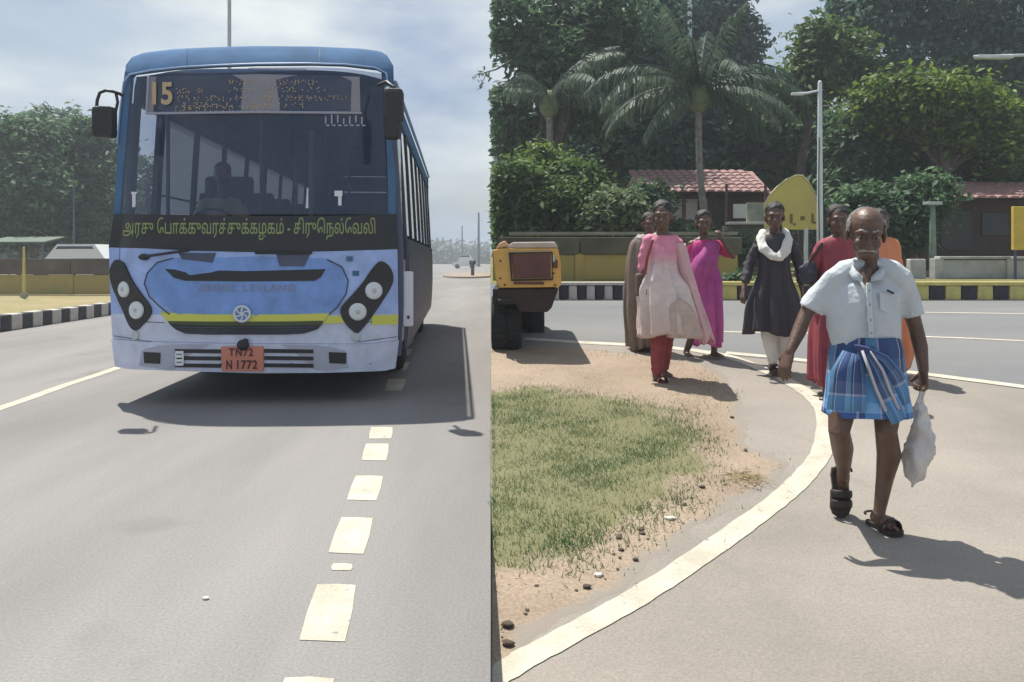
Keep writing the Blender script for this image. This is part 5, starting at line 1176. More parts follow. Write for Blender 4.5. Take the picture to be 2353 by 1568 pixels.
sol += hand_solids(wrL, J(1795, 868, -.04) - wrL, Vector((.8, .5, .1)), 1.0, 16, 1)
sol += hand_solids(wrR, J(2122, 905, -.02) - wrR, Vector((-.95, -.1, 0)), 1.0, 62, -1)
# legs: trailing left foot up on its toes, right foot planted
kL = J(1928, 990, -.06); aL = J(1938, 1095, .16); tL = GR(1935, 1180) + Vector((0, 0, .035))
sol.append(chain([J(1945, 850, .02), J(1938, 920, .0), kL, J(1936, 1030, .06), J(1938, 1065, .12), aL], [.088, .074, .052, .054, .040, .028], 14))
sol += foot_solids(aL, tL, 1.0, .03)
kR = J(2036, 992, -.07)
sol.append(chain([J(2036, 850, .02), J(2040, 920, -.02), kR, J(2043, 1045, -.03), J(2033, 1100, .01), ankR], [.090, .074, .052, .058, .042, .028], 14))
sol += foot_solids(ankR, toeR, 1.0, .031)
remesh('body', sol, .0048, M_skinm, MAN, 3)
eyes(hc, 1.13, hr_, MAN)
# hair: thin grey fringe round the back and sides, bald on top, white moustache and brows
hs = 1.13; q = lambda *a: Vector(hc) + hr_ @ (Vector(a) * hs)
hsol = [ellipsoid(q(0, .040, .032), (.0795 * hs, .074 * hs, .080 * hs), hr_, 18, 12), ellipsoid(q(.072, .012, .032), (.009 * hs, .042 * hs, .032 * hs), hr_), ellipsoid(q(-.072, .012, .032), (.009 * hs, .042 * hs, .032 * hs), hr_), ellipsoid(q(0, .035, .06), (.066 * hs, .075 * hs, .052 * hs), hr_)]
remesh('hair', hsol, .006, M_hairg, MAN, 2, wr(3, .0015, 60))
remesh('moustache', [chain([q(-.034, -.083, -.062), q(-.015, -.098, -.054), q(.015, -.098, -.054), q(.034, -.083, -.062)], [.0045, .0075, .0075, .0045], 8)], .0035, mat('grey moustache', (.30, .28, .26), .9), MAN, 2)
for sx in (-1, 1): MB().tube([q(sx * .048, -.078, .024), q(sx * .032, -.093, .032), q(sx * .014, -.095, .026)], [.003, .005, .004], 6).build('eyebrow', M_hairg, MAN, world=True, smooth=True)
# shirt
M_shirt = mat('white cotton shirt', (.50, .54, .57), .9, var=.06, vscale=8, bump=.5, bscale=22)
sh = [chain([J(1990, 648, .03), J(1988, 668, .02), J(1986, 700, .01), J(1990, 750, .0), J(1992, 790, .0)], [(.150, .085), (.192, .112), (.194, .126), (.184, .134), (.176, .136)], 28)]
sh.append(chain([J(1914, 648, .03), J(1945, 624, .03), J(1970, 610, .035), J(2014, 610, .035), J(2038, 624, .03), J(2068, 650, .03)], [.074, .074, .060, .060, .074, .074], 16))
sh.append(chain([J(1942, 648, .03), J(1912, 648, .03), J(1885, 680, .045), J(1866, 706, .055), J(1863, 712, .056)], [.06, .070, .064, .066, .066], 18, False))
sh.append(chain([J(2040, 650, .03), J(2066, 650, .03), J(2086, 690, .035), J(2096, 724, .045), J(2098, 730, .045)], [.06, .074, .070, .070, .070], 18, False))
SHI = remesh('shirt', sh, .0065, M_shirt, MAN, 5, wr(11, .0085, 7, (1, 1, .8), .0022))
col_pts = lambda s: [J(1992 + s * 6, 597, .100), J(1992 + s * 28, 597, .065), J(1992 + s * 36, 608, .005), J(1992 + s * 26, 626, -.055), J(1992 + s * 9, 641, -.088)]
for s_ in (-1, 1):
    P5 = col_pts(s_); v = []; f = []
    for i, p in enumerate(P5): dv = (p - J(1992, 612, .02)); dv.z = 0; dv.normalize(); w = [.025, .028, .036, .046, .016][i]; v += [p + Vector((0, 0, .012)), p + dv * w * .7 + Vector((0, 0, -w * .62)), p + Vector((0, 0, .004)), p + dv * w * .6 + Vector((0, 0, -w * .62 - .006))]
    for i in range(4): o = i * 4; f += [[o, o + 1, o + 5, o + 4], [o + 2, o + 6, o + 7, o + 3], [o, o + 4, o + 6, o + 2], [o + 1, o + 3, o + 7, o + 5]]
    f += [[0, 2, 3, 1], [16, 17, 19, 18]]
    cl_ = build('collar', v, f, M_shirt, SHI, world=True, smooth=True)
# open neck: a patch of skin, button placket, pocket
ng = MB(); vs, fs = chain([J(1991, 622, -.045), J(1991, 636, -.068), J(1993, 662, -.098)], [(.030, .02), (.022, .012), (.006, .006)], 12); ng.add(vs, fs); ng.build('open_neck', M_skinm, MAN, world=True, smooth=True)
pk = []
for Y, dd in ((652, -.116), (690, -.126), (730, -.134), (775, -.136)): pk.append(J(1996 + (Y - 650) * .05, Y, dd))
MB().tube(pk, [(.014, .004)] * 4, 8).build('button_placket', M_shirt, SHI, world=True, smooth=True)
for Y, dd in ((668, -.125), (700, -.134), (736, -.140), (766, -.141)): vs, fs = ellipsoid(J(1997 + (Y - 650) * .05, Y, dd), (.005, .002, .005), None, 8, 6); MB().add(vs, fs).build('button', mat('button', (.25, .25, .25), .4) if Y == 668 else bpy.data.materials['button'], SHI, world=True)
pk = MB(); pv_ = [J(2022, 672, -.115), J(2056, 676, -.092), J(2056, 712, -.098), J(2040, 720, -.118), J(2023, 712, -.128)]
n = 5; pk.add(pv_ + [p + Vector((0, .01, 0)) for p in pv_], [[0, 1, 2, 3, 4][::-1], [5, 6, 7, 8, 9]] + [[i, (i + 1) % 5, 5 + (i + 1) % 5, 5 + i] for i in range(5)]); pk.build('pocket', M_shirt, SHI, world=True)
pn_ = MB(); pn_.tube([J(2040, 668, -.118), J(2052, 674, -.108)], .006, 6); pn_.build('pocket_edge', M_pup, SHI, world=True)
# lungi with bold blue checks
ML_ = bpy.data.materials.new('blue checked lungi'); ML_.use_nodes = True; t = ML_.node_tree; b = t.nodes['Principled BSDF']; b.inputs['Roughness'].default_value = .85
uv = t.nodes.new('ShaderNodeUVMap'); sp_ = t.nodes.new('ShaderNodeSeparateXYZ'); t.links.new(uv.outputs[0], sp_.inputs[0])
def ramp(stops, src, rep_):
    m1_ = t.nodes.new('ShaderNodeMath'); m1_.operation = 'MULTIPLY'; m1_.inputs[1].default_value = rep_; t.links.new(src, m1_.inputs[0]); m2_ = t.nodes.new('ShaderNodeMath'); m2_.operation = 'FRACT'; t.links.new(m1_.outputs[0], m2_.inputs[0])
    r = t.nodes.new('ShaderNodeValToRGB'); r.color_ramp.interpolation = 'CONSTANT'; e = r.color_ramp.elements
    while len(e) < len(stops): e.new(.5)
    for k, (p, c_) in enumerate(stops): e[k].position = p; e[k].color = (*c_, 1)
    t.links.new(m2_.outputs[0], r.inputs[0]); return r.outputs[0]
ca = ramp([(0, (.05, .12, .34)), (.30, (.55, .55, .65)), (.34, (.03, .05, .15)), (.46, (.13, .33, .60)), (.72, (.50, .55, .65)), (.75, (.05, .09, .28))], sp_.outputs[0], 5)
cb = ramp([(0, (.02, .035, .07)), (.34, (.09, .10, .15)), (.50, (.45, .47, .55)), (.53, (.10, .30, .55)), (.82, (.25, .45, .75)), (.92, (.05, .12, .38))], sp_.outputs[1], 1)
mm = t.nodes.new('ShaderNodeMix'); mm.data_type = 'RGBA'; mm.inputs[0].default_value = .5; t.links.new(ca, mm.inputs[6]); t.links.new(cb, mm.inputs[7]); t.links.new(mm.outputs[2], b.inputs['Base Color'])
lr = lambda X, Y, w, dpt, dd=0.0: (*J(X, Y, dd), w * DM / F, dpt)
LUN = garment('lungi', [lr(1990, 772, 72, .130, .01), lr(1990, 800, 80, .142, .01), lr(1990, 850, 84, .15, .01), lr(1991, 900, 88, .155, .01), lr(1992, 952, 93, .16, .0)], ML_, MAN, 110, (4, .045), 4, .006, taper=1.0, hem=2.2)
# folded flap and knot in front
def strip(name, pts, w, m, parent, th=.01, uvs=True):
    v = []; f = []; uv_ = []
    n = len(pts)
    for i, (p, ww) in enumerate(zip(pts, w)):
        tvec = (pts[min(i + 1, n - 1)] - pts[max(i - 1, 0)]).normalized(); sd = tvec.cross(Vector((0, -1, 0))).normalized()
        for k in (-1, -.33, .33, 1): v.append(p + sd * ww * k + Vector((0, (-.008 if abs(k) < .5 else .004), 0))); uv_.append(((k + 1) * .22 + .1, i / n))
    for i in range(n - 1):
        for k in range(3): o = i * 4 + k; f.append([o, o + 1, o + 5, o + 4])
    o = build(name, v, f, m, parent, world=True, smooth=True, uvs=uv_); s = o.modifiers.new('t', 'SOLIDIFY'); s.thickness = th; return o
strip('lungi_fold', [J(1985, 805, -.150), J(2010, 845, -.165), J(2030, 890, -.175), J(2052, 935, -.178), J(2068, 968, -.172)], [.02, .036, .044, .046, .040], ML_, LUN)
strip('lungi_fold', [J(1990, 803, -.155), J(2030, 830, -.155), J(2055, 862, -.150), J(2072, 900, -.142), J(2080, 930, -.13)], [.02, .035, .045, .040, .03], ML_, LUN)
strip('lungi_fold', [J(1960, 812, -.150), J(1950, 860, -.168), J(1948, 905, -.178), J(1946, 944, -.176)], [.05, .085, .09, .095], ML_, LUN)
M_wstr = mat('white lungi border', (.50, .48, .52), .85)
for pp in ([J(1982, 806, -.163), J(1998, 850, -.182), J(2014, 895, -.195), J(2036, 945, -.198)], [J(1998, 806, -.166), J(2028, 850, -.180), J(2045, 895, -.190), J(2066, 940, -.188)]):
    strip('border_stripe', pp, [.006, .008, .008, .007], M_wstr, LUN, .004)
kn_ = [chain([J(1972, 798, -.13), J(1988, 806, -.155), J(2004, 802, -.13)], [.018, .024, .018], 10)]
remesh('knot', kn_, .006, mat('lungi navy', (.04, .06, .16), .85), LUN, 2, wr(5, .003, 40))
# sandals
M_sand = mat('dark leather sandal', (.028, .018, .016), .6, bump=.3)
hR = GR(2010, 1207); sole('sandal', hR + Vector((0, .03, .002)), GR(2056, 1228) + Vector((0, -.04, .002)), .098, .022, M_sand, MAN)
sole('sandal', aL + Vector((0, .055, .03)), GR(1933, 1192) + Vector((0, .02, .006)), .100, .020, M_sand, MAN, True, Vector((0, -1, .12)))
# the bag
BG = thing('plastic_bag', 'long white plastic bag hanging from the hand of the man in the lungi', 'bag', J(2110, 1020))
M_bag = mat('white plastic bag', (.62, .59, .56), .35, col2=(.50, .47, .47), vscale=9, bump=.3, bscale=25)
bg_ = [chain([J(2112, 935, -.03), J(2116, 970, -.03), J(2118, 1010, -.03), J(2110, 1050, -.03), J(2103, 1090, -.03), J(2096, 1118, -.03)], [(.030, .03), (.056, .055), (.078, .07), (.082, .075), (.060, .055), (.024, .022)], 20)]
remesh('bag_body', bg_, .006, M_bag, BG, 4, wr(21, .011, 16, (1, 1, .5), .002))
MB().tube([J(2118, 897, -.045), J(2112, 915, -.04), J(2108, 938, -.035)], [(.009, .004), (.008, .004), (.02, .012)], 8).build('handle', M_bag, BG, world=True, smooth=True)
MB().tube([J(2124, 897, -.03), J(2119, 915, -.03), J(2116, 938, -.03)], [(.009, .004), (.008, .004), (.02, .012)], 8).build('handle', M_bag, BG, world=True, smooth=True)

# ---------------------------------------------------------------- the women
def person(label, d, head, hs, skin, joints, hair=True, hairstyle='bun', yaw=0, pitch=4, voxel=.009, hands=(), feet=(), scarf=None):
    JJ = lambda X, Y, dd=0.0: P(X, Y, d + dd)
    t = thing('person', label, 'person', (P(head[0], 600, d).x, d, zr(d)), group='people crossing the junction')
    c = JJ(*head); rm = rotm(yaw, pitch); s = []
    s += head_solids(c, hs, rm)
    for pts, rad in joints: s.append(chain([JJ(*p) for p in pts], rad, 12))
    for w, tip, pn, curl, th in hands: s += hand_solids(JJ(*w), JJ(*tip) - JJ(*w), Vector(pn), .9, curl, th)
    for a, b in feet: s += foot_solids(JJ(*a), JJ(*b), .92, .03)
    remesh('body', s, voxel, skin, t, 3); eyes(c, hs, rm, t)
    if hair:
        q = lambda *a: Vector(c) + rm @ (Vector(a) * hs)
        h = [ellipsoid(q(0, .026, .055), (.084 * hs, .102 * hs, .080 * hs), rm, 18, 12), ellipsoid(q(0, .045, -.01), (.084 * hs, .066 * hs, .085 * hs), rm)]
        if hairstyle == 'bun': h.append(ellipsoid(q(0, .125, -.02), (.045 * hs, .04 * hs, .045 * hs), rm))
        if hairstyle == 'plait': h.append(chain([q(.02, .10, -.03), q(.05, .10, -.15), q(.06, .08, -.28)], [.035 * hs, .03 * hs, .016 * hs], 10))
        remesh('hair', h, .009, M_hairb, t, 2, wr(2, .002, 50))
    return t, JJ
def rg(JJ, d, X, Y, w, dp, dd=0.0): return (*JJ(X, Y, dd), w * d / F, dp)
def ombre(name, stops, rough=.8):
    m = bpy.data.materials.new(name); m.use_nodes = True; t = m.node_tree; b = t.nodes['Principled BSDF']; b.inputs['Roughness'].default_value = rough
    uv = t.nodes.new('ShaderNodeUVMap'); s = t.nodes.new('ShaderNodeSeparateXYZ'); t.links.new(uv.outputs[0], s.inputs[0]); r = t.nodes.new('ShaderNodeValToRGB'); e = r.color_ramp.elements
    while len(e) < len(stops): e.new(.5)
    for k, (p, c) in enumerate(stops): e[k].position = p; e[k].color = (*c, 1)
    t.links.new(s.outputs[1], r.inputs[0]); nz = t.nodes.new('ShaderNodeTexNoise'); nz.inputs['Scale'].default_value = 14; nz.inputs['Detail'].default_value = 6; tcq = t.nodes.new('ShaderNodeTexCoord'); t.links.new(tcq.outputs['Object'], nz.inputs[0]); mr = t.nodes.new('ShaderNodeMapRange'); mr.inputs[3].default_value = .72; mr.inputs[4].default_value = 1.25; t.links.new(nz.outputs[0], mr.inputs[0]); mu = t.nodes.new('ShaderNodeMix'); mu.data_type = 'RGBA'; mu.blend_type = 'MULTIPLY'; mu.inputs[0].default_value = 1; t.links.new(r.outputs[0], mu.inputs[6]); t.links.new(mr.outputs[0], mu.inputs[7]); t.links.new(mu.outputs[2], b.inputs['Base Color']); bp = t.nodes.new('ShaderNodeBump'); bp.inputs['Strength'].default_value = .5; bp.inputs['Distance'].default_value = .02; t.links.new(nz.outputs[0], bp.inputs['Height']); t.links.new(bp.outputs[0], b.inputs['Normal']); return m
# woman in pink
d = 7.18
M_pink = ombre('pink to cream kurta', [(0, (.62, .20, .28)), (.30, (.66, .27, .36)), (.44, (.64, .50, .50)), (.75, (.66, .56, .52)), (1, (.60, .44, .40))])
M_pinkp = mat('pink cotton', (.66, .24, .34), .8, var=.1, vscale=9); M_maroon = mat('maroon leggings', (.26, .045, .05), .8, var=.15, vscale=12); M_cream = mat('beige lining', (.48, .37, .32), .85, var=.15, vscale=14)
t, JJ = person('woman in flowing pink and cream kurta over dark red leggings', d, (1522, 497), 1.08, M_skind,
    [([(1522, 520, .03), (1520, 548, .03)], [.05, .06]), ([(1520, 552, .03), (1522, 600, .02), (1522, 680, .02)], [(.13, .08), (.13, .09), (.15, .10)]),
     ([(1490, 556, .03), (1553, 560, .03)], [.05, .05]), ([(1488, 560, .03), (1478, 610, .05), (1482, 655, -.02)], [.042, .034, .024]), ([(1555, 562, .03), (1577, 612, .05), (1586, 668, -.03)], [.042, .034, .024]),
     ([(1510, 700, .02), (1512, 790, .0), (1508, 868, -.02)], [.085, .055, .032]), ([(1535, 700, .02), (1528, 790, .10), (1526, 850, .2)], [.085, .05, .03])],
    hands=[((1482, 657, -.03), (1482, 682, -.04), (.8, .4, 0), 25, 1), ((1587, 668, -.03), (1592, 694, -.04), (-.8, .3, 0), 25, -1)], feet=[((1509, 866, -.01), (1526, 884, -.13)), ((1526, 852, .2), (1540, 864, .12))], hairstyle='bun', yaw=-14)
K1 = garment('kurta', [rg(JJ, d, 1521, 542, 26, .07, .03), rg(JJ, d, 1521, 556, 37, .09, .03), rg(JJ, d, 1521, 590, 35, .12, .02), rg(JJ, d, 1522, 625, 37, .125, .02), rg(JJ, d, 1527, 660, 56, .17, .02), rg(JJ, d, 1536, 710, 64, .20, .02), rg(JJ, d, 1544, 770, 70, .22, .0)], M_pink, t, 110, (9, .15), 8, .006)
for sx, pts in ((-1, [(1492, 552, .03), (1480, 590, .04), (1478, 622, .05)]), (1, [(1551, 555, .03), (1568, 595, .04), (1580, 635, .03)])):
    remesh('sleeve', [chain([JJ(*p) for p in pts], [.062, .056, .052], 14)], .01, M_pinkp, K1, 3, wr(4, .003, 18))
remesh('leggings', [chain([JJ(1511, 690, .02), JJ(1513, 790, 0), JJ(1510, 855, -.01)], [.10, .076, .054], 14), chain([JJ(1534, 690, .02), JJ(1529, 790, .1), JJ(1527, 842, .19)], [.10, .070, .048], 14)], .010, M_maroon, t, 3, wr(6, .003, 22, (1, 1, 2), .001))
garment('lining', [rg(JJ, d, 1558, 688, 8, .05, -.165), rg(JJ, d, 1562, 706, 26, .08, -.15), rg(JJ, d, 1568, 740, 34, .09, -.15), rg(JJ, d, 1572, 776, 36, .09, -.15)], M_cream, K1, 60, (6, .08), 9, .005, hem=0)
garment('dupatta', [rg(JJ, d, 1560, 560, 14, .07, .0), rg(JJ, d, 1574, 620, 16, .08, .02), rg(JJ, d, 1592, 690, 18, .09, .04), rg(JJ, d, 1612, 750, 18, .10, .04), rg(JJ, d, 1622, 784, 16, .09, .03)], mat('pale pink scarf', (.62, .40, .42), .8, var=.1, vscale=8), t, 60, (5, .2), 10, .005)
bgp = thing('handbag', 'dark shoulder strap bag carried by the woman in pink', 'bag', JJ(1484, 640, -.02))
MB().tube([JJ(1500, 552, -.07), JJ(1488, 590, -.09), JJ(1482, 630, -.06)], [(.012, .004)] * 3, 8).build('strap', M_maroon, bgp, world=True); MB().bevbox(JJ(1474, 655, .06), (.10, .16, .20), .02).build('pouch', mat('brown bag', (.10, .06, .045), .7), bgp, world=True)
for a, b in (((1509, 880, .03), (1528, 888, -.14)),):
    sole('shoe', JJ(*a), JJ(*b), .085, .03, mat('dark red shoe', (.10, .02, .02), .6), t, True)
# person in brown behind her
d = 8.55; M_brown = mat('brown cloth', (.16, .125, .095), .9, col2=(.22, .17, .14), vscale=5)
t, JJ = person('person in long olive brown clothes half hidden behind the woman in pink', d, (1492, 515), .95, M_skind,
    [([(1492, 535, .03), (1490, 555, .03)], [.05, .06]), ([(1484, 560, .03), (1480, 700, .02)], [(.13, .08), (.14, .1)]), ([(1460, 565, .03), (1448, 620, .05), (1452, 665, 0)], [.04, .034, .024]),
     ([(1478, 700, .02), (1482, 800, 0)], [.08, .035])], hands=[((1452, 665, 0), (1453, 690, 0), (.8, .4, 0), 25, 1)], feet=[((1482, 800, 0), (1470, 812, -.12))], hairstyle='bun')
garment('robe', [rg(JJ, d, 1484, 545, 14, .07, .03), rg(JJ, d, 1480, 560, 32, .10, .03), rg(JJ, d, 1474, 620, 34, .14, .02), rg(JJ, d, 1474, 700, 36, .18, .02), rg(JJ, d, 1480, 800, 34, .2, .02)], M_brown, t, 90, (8, .12), 12)
remesh('sleeve', [chain([JJ(1464, 563, .03), JJ(1450, 615, .05), JJ(1450, 648, .02)], [.06, .056, .06], 12)], .011, M_brown, t, 3, wr(7, .006, 20))
vs, fs = ellipsoid(JJ(1478, 552, .0), (.11, .07, .07), None, 14, 10); remesh('shawl', [(vs, fs)], .012, mat('pale shawl', (.45, .42, .38), .9), t, 2, wr(8, .008, 20))
# woman in magenta
d = 8.22; M_mag = ombre('magenta sari', [(0, (.50, .03, .16)), (.35, (.42, .04, .26)), (.6, (.36, .06, .28)), (1, (.50, .10, .30))]); M_magp = mat('magenta cloth', (.50, .03, .14), .75, var=.15, vscale=8)
t, JJ = person('woman in a magenta sari with one arm raised, between the pink and the navy women', d, (1617, 512), 1.0, M_skind,
    [([(1617, 532, .03), (1618, 556, .03)], [.045, .055]), ([(1618, 560, .03), (1618, 620, .02), (1618, 690, .02)], [(.12, .08), (.115, .085), (.14, .10)]),
     ([(1590, 562, .03), (1646, 562, .03)], [.045, .045]), ([(1590, 565, .03), (1583, 615, .04), (1594, 655, -.08)], [.04, .032, .022]), ([(1648, 565, .02), (1684, 590, -.04), (1660, 552, -.12)], [.04, .033, .022]),
     ([(1608, 700, .02), (1596, 760, .05), (1577, 808, .12)], [.08, .05, .03]), ([(1630, 700, .02), (1642, 760, .0), (1641, 808, -.02)], [.08, .05, .03])],
    hands=[((1594, 656, -.08), (1602, 678, -.10), (.6, .4, 0), 30, 1), ((1660, 551, -.12), (1650, 530, -.12), (-.5, .5, 0), 30, -1)], feet=[((1577, 806, .12), (1586, 820, .02)), ((1641, 808, -.02), (1660, 820, -.12))], yaw=-8)
S1 = garment('sari', [rg(JJ, d, 1618, 552, 18, .07, .03), rg(JJ, d, 1618, 566, 34, .10, .03), rg(JJ, d, 1616, 610, 32, .12, .02), rg(JJ, d, 1620, 650, 36, .14, .02), rg(JJ, d, 1624, 720, 34, .15, .02), rg(JJ, d, 1628, 792, 28, .16, .0)], M_mag, t, 100, (9, .12), 14)
remesh('blouse_sleeve', [chain([JJ(1646, 564, .02), JJ(1672, 582, -.02)], [.058, .052], 12)], .010, M_magp, S1, 3); remesh('blouse_sleeve', [chain([JJ(1592, 566, .03), JJ(1585, 598, .04)], [.054, .048], 12)], .010, M_magp, S1, 3)
garment('sari_drape', [rg(JJ, d, 1638, 556, 15, .08, -.04), rg(JJ, d, 1618, 606, 30, .12, -.03), rg(JJ, d, 1602, 660, 26, .12, .0), rg(JJ, d, 1604, 700, 18, .1, .0)], mat('purple pink drape', (.36, .06, .24), .75, var=.25, vscale=9), S1, 48, (5, .13), 15)
# woman in navy with white scarf
d = 7.5; M_navy = mat('dark navy kurta', (.035, .037, .055), .85, col2=(.055, .05, .055), vscale=4); M_wht = mat('white cotton', (.66, .65, .60), .85, var=.05, vscale=8)
t, JJ = person('woman in a dark navy kurta with a white scarf round her neck and white leggings', d, (1780, 498), 1.06, M_skind,
    [([(1780, 520, .03), (1780, 546, .03)], [.045, .055]), ([(1780, 550, .03), (1780, 620, .02), (1780, 690, .02)], [(.125, .08), (.12, .09), (.145, .10)]),
     ([(1750, 552, .03), (1812, 552, .03)], [.048, .048]), ([(1748, 556, .03), (1720, 612, .06), (1708, 668, -.06)], [.042, .034, .022]), ([(1814, 556, .03), (1836, 610, .06), (1842, 664, .02)], [.042, .034, .022]),
     ([(1766, 690, .02), (1766, 770, 0), (1776, 838, -.02)], [.085, .052, .03]), ([(1794, 690, .02), (1798, 770, .05), (1800, 836, .08)], [.085, .052, .03])],
    hands=[((1708, 668, -.06), (1704, 692, -.1), (.8, .4, 0), 25, 1), ((1842, 664, .02), (1846, 688, .02), (-.8, .4, 0), 25, -1)], feet=[((1776, 838, -.02), (1782, 858, -.14)), ((1800, 836, .08), (1806, 852, -.03))], hairstyle='plait', yaw=-16)
K3 = garment('kurta', [rg(JJ, d, 1780, 538, 20, .07, .03), rg(JJ, d, 1780, 552, 37, .09, .03), rg(JJ, d, 1779, 590, 34, .12, .02), rg(JJ, d, 1779, 635, 35, .12, .02), rg(JJ, d, 1780, 700, 54, .18, .02), rg(JJ, d, 1782, 765, 58, .20, .02)], M_navy, t, 100, (8, .14), 16)
for pts in ([(1748, 556, .03), (1722, 606, .06), (1713, 645, -.02)], [(1812, 555, .03), (1836, 606, .05), (1842, 645, .02)]): remesh('sleeve', [chain([JJ(*p) for p in pts], [.060, .056, .05], 12)], .011, M_navy, K3, 3, wr(9, .006, 20))
remesh('leggings', [chain([JJ(1766, 700, .02), JJ(1767, 775, 0), JJ(1776, 828, -.02)], [.10, .072, .048], 14), chain([JJ(1794, 700, .02), JJ(1797, 775, .05), JJ(1799, 826, .08)], [.10, .070, .047], 14)], .010, M_wht, t, 3, wr(6, .0025, 22, (1, 1, 2), .001))
remesh('scarf', [chain([JJ(1755, 532, .06), JJ(1748, 548, -.02), JJ(1755, 572, -.115), JJ(1776, 590, -.145), JJ(1793, 592, -.145), JJ(1806, 575, -.12), JJ(1812, 548, -.02), JJ(1804, 530, .06)], [(.045, .028), (.05, .03), (.052, .028), (.046, .026), (.046, .026), (.052, .028), (.05, .03), (.045, .028)], 14)], .008, M_wht, t, 3, wr(13, .004, 14, (1, 1, 1), .001))
for a, b in (((1777, 852, .05), (1783, 862, -.15)), ((1801, 846, .14), (1807, 856, -.05))): sole('shoe', JJ(*a), JJ(*b), .088, .028, M_sand, t, True)
# woman in red behind the man
d = 6.7; M_redd = mat('dark red cloth', (.30, .05, .06), .8, col2=(.20, .035, .06), vscale=5)
t, JJ = person('woman in dark red clothes walking half hidden behind the man in the white shirt', d, (1926, 506), 1.0, M_skin,
    [([(1926, 528, .03), (1924, 556, .03)], [.045, .055]), ([(1922, 562, .03), (1922, 640, .02), (1920, 720, .02)], [(.125, .08), (.12, .09), (.15, .10)]),
     ([(1888, 566, .03), (1956, 562, .03)], [.048, .048]), ([(1886, 570, .03), (1866, 626, .05), (1868, 680, .0)], [.042, .034, .022]), ([(1958, 568, .03), (1975, 640, .05), (1970, 700, .0)], [.042, .034, .022]),
     ([(1908, 740, .02), (1902, 850, 0), (1898, 905, -.02)], [.085, .05, .03]), ([(1936, 740, .02), (1940, 850, .1), (1940, 895, .15)], [.085, .05, .03])],
    hands=[((1868, 680, 0), (1866, 706, 0), (.8, .4, 0), 25, 1)], feet=[((1898, 903, -.02), (1892, 918, -.12)), ((1940, 893, .15), (1942, 905, .05))], yaw=-12)
K4 = garment('kurta', [rg(JJ, d, 1923, 546, 20, .07, .03), rg(JJ, d, 1922, 562, 42, .09, .03), rg(JJ, d, 1920, 620, 36, .12, .02), rg(JJ, d, 1916, 700, 42, .16, .02), rg(JJ, d, 1912, 790, 44, .18, .02), rg(JJ, d, 1910, 880, 42, .18, .0)], M_redd, t, 90, (8, .13), 17)
remesh('sleeve', [chain([JJ(1888, 568, .03), JJ(1870, 615, .05), JJ(1866, 640, .04)], [.066, .06, .056], 12)], .010, M_redd, K4, 3, wr(10, .006, 20))
q_ = thing('shoulder_bag', 'dark navy shoulder bag beside the woman in dark red', 'bag', JJ(1862, 620, .0))
remesh('pouch', [ellipsoid(JJ(1858, 628, -.02), (.085, .06, .11), None, 14, 10)], .010, mat('navy bag', (.02, .025, .045), .6), q_, 3, wr(4, .006, 20)); MB().tube([JJ(1890, 560, -.06), JJ(1870, 590, -.06), JJ(1856, 610, -.04)], [(.012, .004)] * 3, 8).build('strap', M_pup, q_, world=True)
# person in orange behind the man
d = 7.4; M_org = mat('orange cloth', (.62, .20, .07), .8, col2=(.62, .26, .16), vscale=6)
t, JJ = person('person in orange clothes almost hidden behind the right shoulder of the man', d, (2022, 512), .98, M_skind,
    [([(2024, 532, .03), (2026, 556, .03)], [.045, .055]), ([(2028, 562, .03), (2030, 640, .02), (2030, 720, .02)], [(.12, .08), (.12, .09), (.14, .10)]),
     ([(2000, 566, .03), (2056, 568, .03)], [.045, .045]), ([(2058, 572, .03), (2066, 640, .05), (2060, 690, -.04)], [.04, .033, .022]), ([(2020, 740, .02), (2020, 850, 0)], [.08, .035]), ([(2040, 740, .02), (2044, 850, 0)], [.08, .035])],
    hands=[((2060, 690, -.04), (2058, 714, -.05), (-.8, .4, 0), 25, -1)], feet=[((2020, 850, 0), (2020, 864, -.1)), ((2044, 850, 0), (2050, 864, -.1))])
garment('kurta', [rg(JJ, d, 2026, 546, 18, .07, .03), rg(JJ, d, 2028, 562, 38, .10, .03), rg(JJ, d, 2030, 620, 40, .13, .02), rg(JJ, d, 2036, 700, 46, .16, .02), rg(JJ, d, 2044, 780, 52, .18, .02), rg(JJ, d, 2040, 848, 42, .16, .0)], M_org, t, 90, (8, .13), 18)
remesh('sleeve', [chain([JJ(2054, 570, .03), JJ(2064, 620, .05), JJ(2066, 650, .03)], [.062, .056, .05], 12)], .010, M_org, t, 3, wr(12, .006, 20))

# the bus driver behind the wheel
BW = lambda x, y, z: Vector((BM @ np.array([x, y, z, 1]))[:3])
dt = thing('person', 'bus driver in a khaki shirt seated behind the windscreen of the bus', 'person', BW(-.6, 1.15, 1.38))
dh = BW(-.6, 1.08, 2.17); drm = rotm(4, 4); ds = head_solids(dh, 1.0, drm)
ds.append(chain([BW(-.6, 1.10, 2.08), BW(-.6, 1.12, 1.95)], [.05, .06], 12))
for sx in (-1, 1): ds.append(chain([BW(-.6 + sx * .19, 1.12, 1.88), BW(-.6 + sx * .27, 1.02, 1.66), BW(-.6 + sx * .22, .80, 1.62)], [.045, .036, .026], 10)); ds += hand_solids(BW(-.6 + sx * .22, .80, 1.62), Vector((0, -1, .1)), (0, 0, -1), .95, 45, sx)
remesh('body', ds, .009, M_skind, dt, 3); eyes(dh, 1.0, drm, dt)
remesh('hair', [ellipsoid(dh + Vector((0, .026, .055)), (.084, .102, .080)), ellipsoid(dh + Vector((0, .045, -.01)), (.084, .066, .085))], .009, M_hairb, dt, 2)
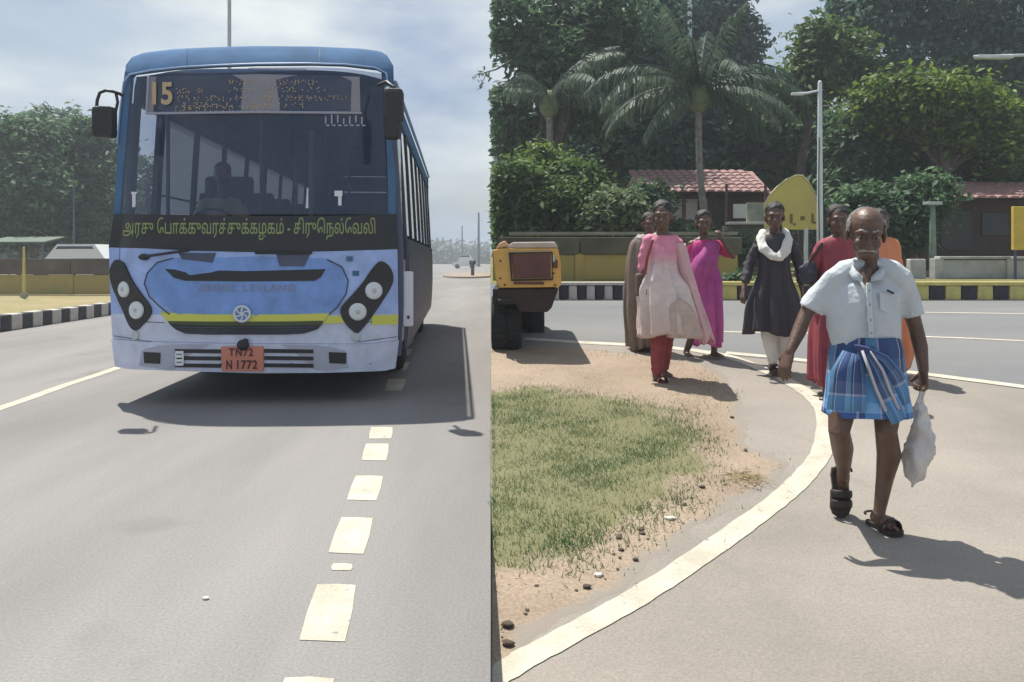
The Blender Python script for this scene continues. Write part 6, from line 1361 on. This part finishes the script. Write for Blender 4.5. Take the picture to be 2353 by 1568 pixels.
remesh('shirt', [chain([BW(-.6, 1.13, 1.86), BW(-.6, 1.12, 1.65), BW(-.6, 1.12, 1.44)], [(.19, .10), (.19, .12), (.17, .12)], 20)] + [chain([BW(-.6 + sx * .17, 1.13, 1.88), BW(-.6 + sx * .25, 1.04, 1.70)], [.065, .06], 12) for sx in (-1, 1)], .010, mat('khaki shirt', (.34, .28, .19), .85), dt, 3, wr(5, .005, 14))
remesh('trousers', [chain([BW(-.6 + sx * .08, 1.15, 1.46), BW(-.6 + sx * .10, .78, 1.44), BW(-.6 + sx * .10, .74, 1.02)], [.09, .07, .05], 12) for sx in (-1, 1)], .012, M_dark, dt, 3)

# small fittings on the road machine and the bus front
for X, Y in ((1150, 600), (1150, 640), (1272, 628), (1160, 655), (1275, 655)):
    vs, fs = ellipsoid(Vector((mx_(X), -.026, mz_(Y))), (.010, .006, .010), None, 8, 6); MB().add(vs, fs).build('bolt', M_brn, MC)
MB().bevbox((mx_(1215), -.03, mz_(651)), (.30, .012, .025), .004).build('reflector_strip', M_red, MC)
MB().tube([(mx_(1140), .1, mz_(700)), (mx_(1146), -.05, mz_(690)), (mx_(1180), -.06, mz_(690))], .012, 6).build('hose', M_black, MC)
for a, b in (((300, 738), (378, 742)), ((800, 742), (905, 738)), ((262, 772), (352, 786)), ((822, 786), (912, 774))):
    MB().tube([S(*a, .003), S((a[0] + b[0]) / 2, (a[1] + b[1]) / 2, .003), S(*b, .003)], .003, 5).build('panel_gap', M_black, BUS)
for x0 in (430, 735):
    MB().tube([S(x0, 112, .003), S(x0, 132, .003), S(x0, 150, .003)], .003, 5).build('panel_gap', M_black, BUS)
for x0 in (330, 420, 510, 590, 670, 760, 850):
    vs, fs = ellipsoid(S(x0, 835, .02), (.007, .005, .007), None, 8, 6); MB().add(vs, fs).build('bolt', M_sideg, BUS)

# ------------------------------------------------------------------ haze
mh = bpy.data.materials.new('haze'); mh.use_nodes = True; t_ = mh.node_tree; t_.nodes.clear(); o_ = t_.nodes.new('ShaderNodeOutputMaterial'); pv = t_.nodes.new('ShaderNodeVolumePrincipled')
pv.inputs['Color'].default_value = (0.80, 0.88, 0.95, 1); pv.inputs['Density'].default_value = 0.0021; pv.inputs['Anisotropy'].default_value = 0.2; t_.links.new(pv.outputs[0], o_.inputs['Volume'])
hz = MB().box((0, 180, 8.5), (900, 480, 24)).build('haze', mh); hz['kind'] = 'stuff'; hz['label'] = 'pale haze volume over the whole place'  # thin volume added for a milky, low-contrast background
